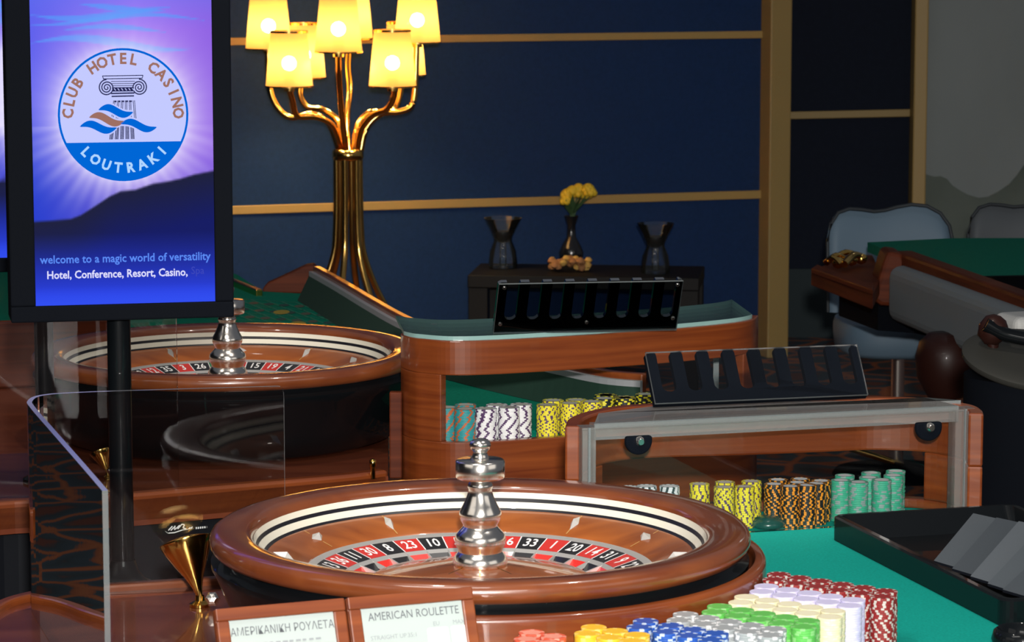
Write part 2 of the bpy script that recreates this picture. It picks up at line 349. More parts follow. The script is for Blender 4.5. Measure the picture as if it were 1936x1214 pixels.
cb = B(); cz = LQ(658, 292).z; cb.lathe([(.055, cz - .02), (.06, cz - .012), (.06, cz + .012), (.052, cz + .02)], (LQ(658, 292).x, LY, 0), 24)
cb.build('collar', 'brass_lamp', lamp)
for k in range(6):
    t = 2 * PI * k / 6 + .3; cx = LQ(658, 300).x; pts = []
    for py, rr in ((296, .045), (360, .045), (430, .048), (480, .058), (540, .10), (600, .16), (680, .23), (738, .27)):
        z = LQ(658, py).z; pts.append((cx + rr * math.cos(t), LY + rr * math.sin(t), max(z, .012)))
    lb = B(); lb.tube(smooth_path(pts, 5), .0125, 10); lb.build('leg', 'brass_lamp', lamp)

# ------------------------------------------------------------------ console table with vases
zt = .443
c0, c1 = P(884, 520, zt), P(1322, 526, zt); dd = (c1 - c0); ang = math.atan2(dd.y, dd.x); uu = dd.normalized(); vv = Vector((-uu.y, uu.x, 0))
dep = .40; ctr = (c0 + c1) / 2 + vv * dep / 2; Lc = dd.length
con = thing('console_table', (ctr.x, ctr.y, 0), 'black wooden console table standing against the blue wall', 'table')
q = B(); q.box((ctr.x, ctr.y, zt - .025), (Lc, dep, .05), ang); q.build('table_top', 'console_black', con, bevel=.004)
for sx in (-1, 1):
    for sy in (-1, 1):
        q = B(); cc = ctr + uu * sx * (Lc / 2 - .04) + vv * sy * (dep / 2 - .04); q.box((cc.x, cc.y, (zt - .05) / 2), (.075, .075, zt - .05), ang); q.build('leg', 'console_black', con, bevel=.003)
def holder(px, py, label):
    p = P(px, py, zt); t = thing('candle_holder', p, label, 'candle holder', 'glass candle holders on the console table')
    k = p.y / FPX
    h = 96 * k; rb, rw, rt = 27 * k, 17 * k, 36 * k
    g = B(); g.lathe([(0, .004), (rb, .004), (rb * 1.02, h * .12), (rb * .92, h * .35), (rw, h * .55), (rw * 1.05, h * .62), (rw * 1.5, h * .8), (rt, h), (rt - .004, h), (rw * 1.4, h * .8), (rw * .9, h * .62)], p, 32)
    g.build('glass', 'vase_glass', t)
    g = B(); g.lathe([(0, h * .50), (rw * .55, h * .53), (rw * .98, h * .60), (rw * 1.12, h * .68), (rw * 1.12, h * .74), (0, h * .74)], p, 24); g.build('candle', 'wine_dark', t)
    g = B(); g.lathe([(0, 0), (rb * .8, 0), (rb * .8, .004), (rw * .4, .012), (rw * .35, h * .5), (0, h * .5)], p, 20); g.build('stem', 'vase_glass', t)
holder(951, 507, 'left hourglass-shaped glass candle holder, near the table end toward the lamp')
holder(1239, 517, 'right hourglass-shaped glass candle holder, near the post end of the console')
p = P(1080, 497, zt); vs_ = thing('flower_vase', p, 'slim black vase holding a bunch of yellow roses, middle of console', 'vase')
k = p.y / FPX; h = 90 * k
g = B(); g.lathe([(0, 0), (14 * k, 0), (22 * k, h * .1), (24 * k, h * .22), (18 * k, h * .38), (9 * k, h * .55), (8 * k, h * .8), (14 * k, h), (11 * k, h), (6 * k, h * .8), (0, h * .5)], p, 32); g.build('vase_body', 'vase_black', vs_)
random.seed(3)
for (fx, fy) in ((1071, 378), (1072, 366), (1082, 360), (1092, 364), (1094, 356), (1112, 356), (1116, 362), (1108, 366)):
    cpt = Q(fx, fy, p.y + random.uniform(-.02, .02)); st = B()
    st.tube(smooth_path([p + Vector((0, 0, h * .6)), p + Vector(((cpt.x - p.x) * .25, 0, h * 1.1)), cpt - Vector((0, 0, .02))], 4), .0025, 6)
    s1 = st.build('flower_stem', 'stem_green', vs_)
    bl = B()
    for r_, tz in ((.017, 0), (.022, -.004), (.026, -.009)):
        for j in range(5):
            a_ = 2 * PI * j / 5 + r_ * 90
            M = Matrix.Rotation(a_, 3, 'Z') @ Matrix.Rotation(.5, 3, 'Y')
            bl.lathe([(0, -.011), (.011, -.006), (.014, .004), (.010, .013), (0, .016)], cpt + Vector((math.cos(a_) * r_ * .55, math.sin(a_) * r_ * .55, tz)), 8, M=M)
    bl.lathe([(0, -.02), (.018, -.01), (.02, .004), (.012, .018), (0, .021)], cpt, 12); bl.build('rose', 'rose_yellow', s1)
lf = B()
for j in range(9):
    a_ = j * 2.4; q0 = p + Vector((0, 0, h * 1.0)); d_ = Vector((math.cos(a_) * .05, math.sin(a_) * .05, .05 + .02 * (j % 3)))
    sd = d_.cross(Vector((0, 0, 1))).normalized() * .014
    lf.add([q0, q0 + d_ * .5 + sd, q0 + d_, q0 + d_ * .5 - sd, q0 + d_ * .5 + Vector((0, 0, .008))], [(0, 1, 4), (1, 2, 4), (2, 3, 4), (3, 0, 4)], 0, True)
lf.build('leaves', 'stem_green', vs_)
g = B(); p2 = P(1072, 512, zt)
for j in range(46):
    a_ = random.uniform(0, 2 * PI); rr = random.uniform(.2, 1) ** .5; c_ = p2 + Vector((math.cos(a_) * rr * .085, math.sin(a_) * rr * .05 - .01, random.uniform(.012, .045)))
    g.lathe([(0, -.012), (.012, -.006), (.016, .002), (.009, .012), (0, .014)], c_, 7, mi=random.choice((0, 0, 0, 1)), M=Matrix.Rotation(random.uniform(-1, 1), 3, 'X'))
wr = g.build('dried_flowers', ['dried_petal', 'dried_yellow'], loc=p2); tag(wr, 'heap of dried brown petals lying at the foot of the black vase', 'dried flowers'); wr['kind'] = 'stuff'

# ------------------------------------------------------------------ roulette wheel
SEQ = [0, 32, 15, 19, 4, 21, 2, 25, 17, 34, 6, 27, 13, 36, 11, 30, 8, 23, 10, 5, 24, 16, 33, 1, 20, 14, 31, 9, 22, 18, 29, 7, 28, 12, 35, 3, 26]
RED = {1, 3, 5, 7, 9, 12, 14, 16, 18, 19, 21, 23, 25, 27, 30, 32, 34, 36}
def make_wheel(loc, label, turn, zb, rimmat='rim_wood'):
    w = thing('roulette', loc, label, 'roulette wheel'); c = Vector(loc)   # z of loc = plane the bowl stands on; rim top at zb above it
    T = zb
    g = B(); g.lathe([(0, .0005), (.325, .0005), (.352, .010), (.374, T - .135), (.390, T - .095), (.402, T - .066), (.4085, T - .054), (.4085, T - .047), (.398, T - .040), (.392, T - .03), (.392, T - .02), (.33, T - .06), (.30, T - .09), (0, T - .11)], c, 96)
    g.build('bowl', 'black_gloss', w)
    g = B(); g.lathe([(.375, T - .034), (.396, T - .033), (.4055, T - .029), (.4100, T - .021), (.4105, T - .013), (.4075, T - .006), (.402, T - .002), (.394, T), (.375, T - .0005), (.357, T - .0025), (.3500, T - .0055), (.3460, T - .011), (.3440, T - .018)], c, 128)
    g.build('rim', rimmat, w)
    g = B(); pr = [(.3442, T - .015), (.3408, T - .0240), (.3372, T - .0295), (.3300, T - .0385), (.3258, T - .0425), (.3245, T - .0415)]
    g.lathe(pr, c, 128, mi=[0, 1, 0, 1, 1]); g.build('ball_track', ['ivory', 'black_line'], w)
    g = B(); g.lathe([(.3250, T - .0415), (.300, T - .0490), (.268, T - .0640), (.266, T - .0665)], c, 96)
    g.build('stator', 'stator_wood', w)
    g = B()
    for kk in range(12):
        t = 2 * PI * kk / 12; d_ = Vector((math.cos(t), math.sin(t), 0)); n_ = Vector((-d_.y, d_.x, 0)) * .0011
        p0, p1 = c + d_ * .322 + Vector((0, 0, T - .0415)), c + d_ * .270 + Vector((0, 0, T - .0617))
        g.add([p0 - n_, p0 + n_, p1 + n_, p1 - n_], [(0, 1, 2, 3)])
    g.build('inlay_lines', 'inlay', w)
    for kk in range(12):
        t = 2 * PI * kk / 12; d_ = Vector((math.cos(t), math.sin(t), 0)); n_ = Vector((-d_.y, d_.x, 0)); rr = .298
        o_ = c + d_ * rr + Vector((0, 0, T - .0500)); sl = (d_ * 1 + Vector((0, 0, .47))).normalized()
        lng, wid = (.019, .0070) if kk % 2 == 0 else (.0095, .0150)
        up = n_.cross(sl).normalized()
        if up.z < 0: up = -up
        g = B(); g.add([o_ + sl * lng, o_ + n_ * wid, o_ - sl * lng, o_ - n_ * wid, o_ + up * .0095], [(0, 1, 4), (1, 2, 4), (2, 3, 4), (3, 0, 4)]); g.build('deflector', 'silver', w)
    # rotor, turned about the wheel's axle
    g = B(); g.lathe([(.266, T - .0655), (.262, T - .0655), (.254, T - .0690)], c, 111, mi=0); g.build('number_ring_edge', 'silver', w)
    rot = B(); n = 37
    rA, zA, rB, zB = .2535, T - .0690, .2150, T - .0800
    rC, zC = .178, T - .093
    for i, num in enumerate(SEQ):
        mi = 2 if num == 0 else (0 if num in RED else 1)
        m_ = 6
        for j in range(m_):
            t0 = -2 * PI * (i - .5 + j / m_) / n; t1 = -2 * PI * (i - .5 + (j + 1) / m_) / n
            R = lambda r_, t_, z_: c + Vector((r_ * math.cos(t_), r_ * math.sin(t_), z_))
            rot.add([R(rA, t0, zA), R(rA, t1, zA), R(rB, t1, zB), R(rB, t0, zB)], [(0, 1, 2, 3)], mi)
        t = -2 * PI * i / n
        d_ = Vector((math.cos(t), math.sin(t), 0)); sl = (d_ * (rA - rB) + Vector((0, 0, zA - zB))).normalized(); ex = sl.cross(Vector((0, 0, 1))).normalized()
        o_ = c + d_ * ((rA + rB) / 2) + Vector((0, 0, (zA + zB) / 2 + .0006))
        rot.text(str(num), .036, frame(o_, ex, sl), 3, sx=.66, bold=.0006)
        ts = -2 * PI * (i - .5) / n; ds = Vector((math.cos(ts), math.sin(ts), 0)); ns = Vector((-ds.y, ds.x, 0)) * .0010
        p0, p1 = c + ds * rA + Vector((0, 0, zA + .0005)), c + ds * rB + Vector((0, 0, zB + .0005))
        rot.add([p0 - ns, p0 + ns, p1 + ns, p1 - ns], [(0, 1, 2, 3)], 3)
    ro = rot.build('number_ring', ['red_pocket', 'black_pocket', 'green_pocket', 'white_ink'], w); ro.rotation_euler.z = turn
    g = B()
    for i, num in enumerate(SEQ):
        mi = 2 if num == 0 else (0 if num in RED else 1); t = -2 * PI * i / n; hw = PI / n
        R = lambda r_, t_, z_: c + Vector((r_ * math.cos(t_), r_ * math.sin(t_), z_))
        zM = zB - .0045; rM = rB - .008; g.add([R(rB, t - hw, zB), R(rB, t + hw, zB), R(rM, t + hw, zM), R(rM, t - hw, zM), R(rM - .012, t + hw, zC - .004), R(rM - .012, t - hw, zC - .004), R(rC, t + hw, zC), R(rC, t - hw, zC)], [(0, 1, 2, 3), (3, 2, 4, 5), (5, 4, 6, 7)], [3, mi, mi])
        ts = t - hw; ds = Vector((math.cos(ts), math.sin(ts), 0)); ns = Vector((-ds.y, ds.x, 0)) * .0013
        p0, p1 = c + ds * rB + Vector((0, 0, zB - .001)), c + ds * rC + Vector((0, 0, zC + .0015)); dz = Vector((0, 0, -.007))
        g.add([p0 - ns, p0 + ns, p1 + ns, p1 - ns, p0 - ns + dz, p0 + ns + dz, p1 + ns + dz, p1 - ns + dz], [(0, 1, 2, 3), (0, 3, 7, 4), (1, 5, 6, 2), (2, 6, 7, 3)], 3)
    po = g.build('pocket_ring', ['red_pocket', 'black_pocket', 'green_pocket', 'silver'], w); po.rotation_euler.z = turn
    g = B(); g.lathe([(rC + .001, T - .0925), (.172, T - .085), (.166, T - .082)], c, 74, mi=1); g.lathe([(.166, T - .082), (.10, T - .070), (.045, T - .062), (0, T - .062)], c, 74, mi=0)
    for kk in range(8):
        t = 2 * PI * kk / 8; d_ = Vector((math.cos(t), math.sin(t), 0)); n_ = Vector((-d_.y, d_.x, 0)) * .001
        p0, p1 = c + d_ * .164 + Vector((0, 0, T - .0810)), c + d_ * .04 + Vector((0, 0, T - .0608)); g.add([p0 - n_, p0 + n_, p1 + n_, p1 - n_], [(0, 1, 2, 3)], 2)
    g.build('cone', ['stator_wood', 'silver', 'brass'], w)
    z0 = T - .066
    tp = [(0, .2), (.009, .199), (.015, .195), (.0165, .190), (.0145, .184), (.0115, .181), (.0105, .178), (.0125, .173), (.0135, .170), (.013, .1685), (.035, .1675), (.0375, .165), (.0375, .142), (.0355, .139), (.019, .137), (.0155, .134), (.0185, .130), (.0195, .126), (.0175, .122),
          (.020, .112), (.026, .098), (.0315, .088), (.0325, .082), (.030, .074), (.027, .069), (.0255, .065), (.030, .060), (.037, .053), (.0395, .045), (.038, .036), (.034, .029), (.0335, .026), (.038, .021), (.0415, .014), (.042, .008), (.040, .003), (.043, 0)]
    g = B(); g.lathe([(r_, z_ + z0) for r_, z_ in tp], c, 48); g.build('turret', 'chrome', w)
    return w
ZD, ZF, ZRIM = .744, .793, .925
wcn = P(908, 993, ZRIM)
TURN_N = PI / 2 + 2 * PI * 20.0 / 37          # 24 at the far side
make_wheel((wcn.x, wcn.y, ZD), 'large near roulette wheel with wooden rim, chrome turret and red and black numbers', TURN_N, ZRIM - ZD)
ZDF, ZFF, ZRIMF = .744, .777, .932
wcf = P(430, 657, ZRIMF)
TURN_F = PI / 2 + 2 * PI * 1.05 / 37
make_wheel((wcf.x, wcf.y, ZDF), 'far roulette wheel in a tall black bowl behind the near wheel', TURN_F, ZRIMF - ZDF)

# ------------------------------------------------------------------ near roulette table
nt = thing('roulette_table', (wcn.x, wcn.y, 0), 'near roulette table with bright green felt and glossy wooden deck', 'roulette table')
back = [P(a_, b_, ZD) for a_, b_ in ((-210, 1330), (-95, 1240), (-25, 1188), (2, 1160), (40, 1142), (120, 1126), (220, 1119), (330, 1112), (430, 1105))]
backs = smooth_path(back, 5); endp = Vector((.05, 5.16, ZD))
poly = [Vector((.05, 3.3, 0)), Vector((-1.15, 3.3, 0))] + backs + [endp]
g = B(); g.prism([p.xy for p in poly], ZD - .05, ZD); g.build('deck', 'deck_wood', nt)
g = B(); g.strip([p.xy for p in backs] + [endp.xy], .022, ZD - .09, ZD + .012); g.build('edge_lip', 'mahogany', nt, bevel=.005)
ca = [math.radians(-88 + 4 * k) for k in range(0, 34)]
arc = [(wcn.x + .425 * math.cos(t), wcn.y + .425 * math.sin(t)) for t in ca]
bank_u = Vector((.955, .297, 0)).normalized(); bank_v = Vector((-bank_u.y, bank_u.x, 0))
fp = [Vector(p).to_2d() for p in arc] + [Vector((.06, 5.20)), Vector((.10, 5.28)), Vector((.2, 5.40)), Vector((.80, 5.43)), P(1874, 975, ZF), P(2010, 988, ZF), Vector((1.5, 3.3)), Vector((.03, 3.3))]
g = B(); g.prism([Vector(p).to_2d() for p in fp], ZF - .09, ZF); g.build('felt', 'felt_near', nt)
g = B(); ip = [(wcn.x + .416 * math.cos(t), wcn.y + .416 * math.sin(t)) for t in ca]
g.lathe([(.414, ZD), (.414, ZRIM - .050), (.418, ZRIM - .042), (.427, ZRIM - .042), (.4315, ZRIM - .0435), (.434, ZRIM - .048), (.434, ZRIM - .051), (.434, ZF - .02)], (wcn.x, wcn.y, 0), 60, a0=math.radians(-112), a1=math.radians(44))
g.build('wheel_collar', 'mahogany', nt)
g = B(); g.prism([p.xy for p in [Vector((.0, 3.5)), Vector((-1.0, 3.5))] + [Vector(q_.xy) * .985 for q_ in backs[4:]] + [Vector((.02, 5.08))]], .12, ZD - .05)
g.prism([(.05, 3.5), (1.3, 3.5), (1.2, 5.5), (.1, 5.38)], .12, ZF - .09); g.build('table_body', 'black_panel', nt)
g = B(); g.prism([(-.7, 3.7), (1.0, 3.7), (1.0, 5.1), (-.6, 4.8)], 0, .12); g.build('plinth', 'black_satin', nt)

# ------------------------------------------------------------------ far roulette table
ft = thing('roulette_table', (wcf.x, wcf.y, 0), 'far roulette table with dark green betting layout behind the near one', 'roulette table')
lipf = [P(a_, b_, ZDF + .012) for a_, b_ in ((-140, 975), (-90, 966), (0, 950), (120, 943), (250, 934), (400, 921), (540, 909), (660, 898), (734, 889))]
lips = smooth_path(lipf, 4)
g = B(); g.strip([p.xy for p in lips], .03, ZDF - .046, ZDF + .012); g.build('edge_lip', 'mahogany', ft, bevel=.006)
bk = [P(734, 690, ZDF), P(500, 630, ZDF), P(300, 600, ZDF), P(0, 598, ZDF), Vector((-2.05, 8.0, 0))]
g = B(); g.prism([p.xy for p in lips] + [p.xy for p in bk], ZDF - .05, ZDF); g.build('deck', 'deck_wood', ft)
g = B(); g.prism([(p.x, p.y + .03) for p in lips] + [p.xy for p in bk], .0, ZDF - .05); g.build('table_body', 'black_panel', ft)
# low wooden wall left of and behind the far wheel
sw = smooth_path([P(a_, b_, .90) for a_, b_ in ((-200, 617), (-120, 614), (0, 609), (60, 607), (140, 605), (236, 603))], 6)
g = B(); g.strip([p.xy for p in sw], .03, ZDF, .90); g.build('wheel_surround', 'mahogany_dark', ft, bevel=.005)
felt = [P(a_, b_, ZFF) for a_, b_ in ((800, 660), (757, 655), (700, 633), (640, 590), (586, 556), (497, 551), (448, 519), (300, 480), (-60, 470), (-90, 560), (-70, 606), (60, 610), (240, 618), (430, 628), (600, 632))]
g = B(); g.prism([p.xy for p in felt][::-1], ZFF - .05, ZFF); g.prism([P(a_, b_, ZFF).xy for a_, b_ in ((757, 655), (770, 690), (790, 760), (815, 822), (1330, 800), (1260, 760), (1100, 712), (900, 668))], ZFF - .05, ZFF)
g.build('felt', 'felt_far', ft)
# rail along the player side, then curving behind the chip bank
rp = smooth_path([P(a_, b_, .862) for a_, b_ in ((592, 510), (640, 537), (700, 573), (760, 606), (830, 634), (930, 662), (1040, 688), (1140, 709), (1215, 716))], 6)
g = B(); g.strip([p.xy for p in rp], .022, ZFF - .06, .872); g.build('rail', 'mahogany', ft, bevel=.004)
n_ = len(rp); inn = []
for i, p in enumerate(rp):
    d = (rp[min(i + 1, n_ - 1)] - rp[max(i - 1, 0)]).normalized(); inn.append(Vector((p.x + d.y * .012, p.y - d.x * .012, 0)))
g = B(); g.strip([p.xy for p in inn], .012, ZFF - .05, .858); g.build('rail_strip', 'grey_trim', ft)
so_ = [.045 if i < n_ * .5 else max(.014, .045 - .10 * (i / n_ - .5)) for i in range(n_)]
ins = [Vector((p.x + (rp[min(i + 1, n_ - 1)] - rp[max(i - 1, 0)]).normalized().y * so_[i], p.y - (rp[min(i + 1, n_ - 1)] - rp[max(i - 1, 0)]).normalized().x * so_[i])) for i, p in enumerate(rp)]
g = B(); vs = []; 
for i in range(n_): vs += [(ins[i].x, ins[i].y, ZFF + .001), (inn[i].x, inn[i].y, .845)]
g.add(vs, [(2 * i, 2 * i + 1, 2 * i + 3, 2 * i + 2) for i in range(n_ - 1)]); g.build('rail_slope', 'slope_reflection', ft)  # dark green puts the rail's reflection into the slope's colour
yb = P(586, 553, ZFF).y + .02
ep = [Q(497, 553, yb), Q(602, 556, yb), Q(603, 512, yb), Q(592, 500, yb), Q(578, 502, yb), Q(540, 520, yb), Q(505, 536, yb), Q(497, 545, yb)]
g = B(); g.plate(ep, (0, 1, 0), .05); g.build('end_board', 'mahogany_dark', ft, bevel=.004)
g = B(); t0, t1 = P(497, 549, ZFF + .015), P(300, 470, ZFF + .015); g.strip([t0.xy, t1.xy], .02, ZFF - .04, ZFF + .018); g.build('end_trim', 'brass', ft, bevel=.003)
# betting layout drawn on the felt
lay = B(); o0, ox, oy = P(330, 596, ZFF + .0012), P(690, 622, ZFF + .0012), P(430, 570, ZFF + .0012)
ex, ey = (ox - o0), (P(560, 572, ZFF + .0012) - ox)
def LP(a_, b_): return o0 + ex * a_ + ey * b_
def line(a_, b_, c_, d_):
    p, q_ = LP(a_, b_), LP(c_, d_); nrm = Vector((-(q_ - p).y, (q_ - p).x, 0)).normalized() * .0022; lay.add([p - nrm, p + nrm, q_ + nrm, q_ - nrm], [(0, 1, 2, 3)], 0)
for k in range(13): line(k / 12, 0, k / 12, 1)
for k in range(4): line(0, k / 3, 1, k / 3)
for k in range(12):
    for j in range(3):
        cc = LP((k + .5) / 12, (j + .5) / 3); nn_ = 3 * k + 3 - j
        lay.add([cc + Vector((math.cos(t * PI / 6) * .014, math.sin(t * PI / 6) * .026, 0)) for t in range(12)], [list(range(12))], 1 if nn_ in RED else 2)
for a_, b_ in ((532, 590), (563, 612)):
    cc = P(a_, b_, ZFF + .0015); lay.add([cc + Vector((math.cos(t * PI / 6) * .022, math.sin(t * PI / 6) * .045, 0)) for t in range(12)], [list(range(12))], 3)
pm('lay_line', (.02, .20, .12), .9); pm('lay_red', (.06, .07, .045), .9); pm('lay_black', (.004, .05, .04), .9); pm('lay_yellow', (.30, .22, .02), .9)
lay.build('layout_markings', ['lay_line', 'lay_red', 'lay_black', 'lay_yellow'], ft)
# maker's mark on the black panel below the deck
mk = B(); lu = (lips[20] - lips[12]).normalized()
def on_body(px, py):
    # the panel face under the lip, found by walking the lip path
    best = min(range(len(lips) - 1), key=lambda i: abs((CXP + FPX * (lips[i].x + lips[i + 1].x) / 2 / ((lips[i].y + lips[i + 1].y) / 2)) - px))
    return Q(px, py, lips[best].y + .026)
sw_ = [on_body(a_, b_) for a_, b_ in ((312, 1004), (318, 1007), (330, 1006), (345, 1001), (366, 999), (345, 1003), (330, 1008), (317, 1009))]
mk.plate(sw_, (0, -1, 0), .001)
for (a_, b_, c_, d_) in ((318, 1003, 326, 995), (323, 1003, 330, 996), (330, 1002, 331, 994), (331, 1001, 340, 993), (336, 1000, 344, 991), (344, 991, 349, 992), (349, 992, 346, 998), (346, 998, 352, 1000), (353, 1000, 356, 997), (357, 1000, 360, 997), (361, 999, 364, 996)):
    p, q_ = on_body(a_, b_), on_body(c_, d_); nrm = Vector((0, 0, 1)).cross(q_ - p); nrm = (q_ - p).cross(Vector((0, 1, 0))).normalized() * .0011; mk.plate([p - nrm, p + nrm, q_ + nrm, q_ - nrm], (0, -1, 0), .001)
for k in range(6):
    p, q_ = on_body(370 + k * 4, 998.4 - k * .35), on_body(372.6 + k * 4, 998.2 - k * .35); u_ = Vector((0, 0, .0019)); mk.plate([p - u_, q_ - u_, q_ + u_, p + u_], (0, -1, 0), .001)
mk.build('maker_mark', 'white_ink', ft)

# ------------------------------------------------------------------ far chip bank: curved wooden wall with a long window
ZT = .99
fpth = smooth_path([P(a_, b_, ZT) for a_, b_ in ((757, 630), (764, 634), (778, 638), (800, 641), (860, 645), (950, 642.5), (1100, 634), (1250, 624), (1370, 613), (1420, 605), (1434, 596))], 8)
def px_of(p):   # picture column of a point
    return CXP + FPX * p.x / (p.y * CP - (p.z - HCAM) * SP_)
fb = thing('chip_bank', fpth[20], 'far mahogany chip bank wall with a long window, glass-topped', 'chip bank', None)
fb.location.z = .60
def sub(path, a_, b_): return [p.xy for p in path if a_ <= px_of(p) <= b_]
sillz, headz = Q(1000, 832, P(1000, 641, ZT).y).z, Q(1000, 706, P(1000, 641, ZT).y).z
g = B(); g.strip([p.xy for p in fpth], .022, headz, ZT); g.strip([p.xy for p in fpth], .022, .60, sillz)
g.strip(sub(fpth, 700, 834), .022, sillz - .001, headz + .001); g.strip(sub(fpth, 1405, 1500), .022, sillz - .001, headz + .001)
g.build('wooden_frame', 'mahogany', fb, bevel=.004)
side = [Q(736, 742, fpth[0].y - .026), Q(760, 742, fpth[0].y - .026), Q(760, 905, fpth[0].y - .026), Q(736, 905, fpth[0].y - .026)]
g = B(); g.plate(side, (0, 1, 0), .022); g.build('side_panel', 'mahogany_dark', fb, bevel=.003)
g = B(); bp = [p + Vector((-.03, .26, 0)) for p in fpth[10:-6]]
fr = [p + Vector((-.004, .012, 0)) for p in fpth[10:-6]]
g.prism([p.xy for p in fr] + [p.xy for p in bp[::-1]], ZT, ZT + .008, 0, side=1); g.build('glass_top', ['glass_green', 'edge_green'], fb)
for q_ in (fr[20], fr[-8]):
    b_ = B(); c_ = q_ + Vector((-.025, .235, 0)); b_.box((c_.x, c_.y, (ZFF + ZT) / 2 + .0004), (.012, .012, ZT - ZFF)); b_.build('glass_post', 'edge_clear', fb)

# ------------------------------------------------------------------ near chip bank
ZB = .99
outer = [P(1068, 806, ZB), P(1076, 790, ZB), P(1110, 777, ZB), P(1165, 767, ZB), P(1240, 762, ZB), P(1400, 758, ZB), P(1560, 752, ZB), P(1650, 749, ZB), P(1760, 753, ZB), P(1835, 764, ZB), P(1856, 774, ZB), P(1860, 782, ZB)]
po_ = smooth_path(outer, 6)
nb = thing('chip_bank', (po_[20].x, po_[20].y - .1, ZF), 'near chip bank with clear front panel, two black bolts and wooden back', 'chip bank')
po_r = po_[::-1]
sz, hz = ZF + .018, ZB - .094
g = B(); xy = [p.xy for p in po_]
g.strip(xy, -.026, hz, ZB); g.strip(xy, -.026, ZF + .0004, sz)
g.strip([p.xy for p in po_ if px_of(p) < 1120], -.026, sz - .001, hz + .001); g.strip([p.xy for p in po_ if px_of(p) > 1752], -.026, sz - .001, hz + .001)
g.build('wooden_frame', 'mahogany', nb, bevel=.004)
fl, frr = P(1102, 809, ZB), P(1842, 772, ZB)
g = B(); g.strip([fl.xy, frr.xy], .010, ZF + .0004, ZB - .004, 0, top=1); g.build('front_panel', ['acrylic', 'edge_clear'], nb)
du = (frr - fl).normalized(); dv = Vector((-du.y, du.x, 0))
for q_, wd, nm in ((fl + du * .010, .024, 'l'), (frr - du * .018, .036, 'r')):
    g = B(); g.box((q_.x + dv.x * .012, q_.y + dv.y * .012, (ZF + ZB) / 2 + .0004), (wd, .03, ZB - ZF), math.atan2(du.y, du.x)); g.box((q_.x + dv.x * -.004, q_.y - dv.y * .004, (ZF + ZB) / 2 + .0004), (.004, .004, ZB - ZF), math.atan2(du.y, du.x), 1)
    g.build('corner_block', ['acrylic_block', 'edge_clear'], nb)
tl = [fl + du * .02, frr - du * .03] + [frr - du * .05 + dv * .10, po_[-16] - dv * .03, po_[26] - dv * .03, fl + du * .06 + dv * .10]
g = B(); g.prism([p.xy for p in tl], ZB - .002, ZB + .006, 0, side=1); g.build('clear_top', ['acrylic_sheen', 'edge_clear'], nb)  # highlights on the clear top are put into its pinkish diffuse
g = B(); g.strip([(fl + du * .02 - dv * .001).xy, (frr - du * .03 - dv * .001).xy], .028, ZB - .022, ZB + .004); g.build('clear_bar', 'acrylic_block', nb)  # pale diffuse of the bar stands in for highlight streaks
for a_, b_ in ((1200, 832), (1748, 806)):
    t_ = (a_ - 1102) / (1842 - 1102); c_ = fl.lerp(frr, t_) - dv * .004; c_ = Vector((c_.x, c_.y, 0)); zc = Q(a_, b_, c_.y).z; c_.z = zc
    M = frame((0, 0, 0), du, (0, 0, 1)).to_3x3()
    g = B(); rr = 27 * c_.y / FPX
    pts = [(rr * math.cos(t), rr * math.sin(t)) for t in [math.radians(-200 + 220 * k / 22) for k in range(23)]]
    g.plate([c_ + du * x_ + Vector((0, 0, z_)) for x_, z_ in pts], -dv, .012); bo = g.build('bolt_plate', 'black_plastic', nb, bevel=.003)
    g = B(); g.lathe([(.0, .022), (.005, .022), (.008, .018), (.0085, .012)], c_, 16, M=M); g.lathe([(.0, .0225), (.003, .0225)], c_, 6, M=M); g.build('bolt_head', 'chrome', bo)

# ------------------------------------------------------------------ slotted card stands on the two banks
def comb_stand(bl, br, tl_, tr, name, label, comb_mat, clear_mat, back, screws, parent_z):
    root = thing(name, (bl + br) / 2, label, 'card stand')
    ex = (br - bl); up = ((tl_ - bl) + (tr - br)) / 2; nrm = ex.cross(up).normalized()   # toward the viewer
    g = B(); g.plate([bl, br, br + up, bl + up], nrm, .006, 0, side=1); g.build('clear_sheet', [clear_mat, 'edge_clear'], root)
    poly = []; n = 8; m_ = .035; sw2 = .066 ; pitch = (1 - m_ * 2 - .02) / n; lo = .24
    off = -nrm * .004 * back
    poly2 = [(0, 0), (1, 0), (1, .97), (.985, 1.0)]
    xs = [(.05 + k * .122, .05 + k * .122 + .066) for k in range(n)]
    for x0_, x1_ in xs[::-1]:
        poly2 += [(x1_ + .004, 1.0), (x1_, .96)]
        for t in range(0, 9):
            a_ = -PI * t / 8; xc, rx = (x0_ + x1_) / 2, (x1_ - x0_) / 2
            poly2.append((xc + rx * math.cos(a_), lo + .10 + .10 * math.sin(a_)))
        poly2 += [(x0_, .96), (x0_ - .004, 1.0)]
    poly2 += [(.015, 1.0), (0, .97)]
    pts = [bl + ex * a_ + up * b_ + off for a_, b_ in poly2]
    g = B(); g.plate(pts, -nrm, .012); g.build('slotted_comb', comb_mat, root)
    if screws:
        M = frame((0, 0, 0), ex, up).to_3x3()
        for a_, b_ in ((.03, .93), (.03, .2), (.97, .93), (.97, .25), (.5, .2)):
            g = B(); g.lathe([(0, .009), (.003, .009), (.0045, .006), (.0045, .004)], bl + ex * a_ + up * b_, 12, M=M); g.build('screw', 'chrome', root)
    return root
zz = ZB + .0125
bl, br = P(1238, 765, zz), P(1640, 748, zz)
upn = Vector((-.30, .95, 0)).normalized() * .052 + Vector((0, 0, .082))
comb_stand(bl, br, bl + upn, br + upn, 'card_stand', 'black comb card stand with eight slots on the near bank', 'black_plastic', 'acrylic', 0, False, zz)
zz = ZT + .0090
bl, br = P(932, 637, zz), P(1281, 630, zz)
upn = Vector((.34, -.94, 0)).normalized() * .035 + Vector((0, 0, .105))
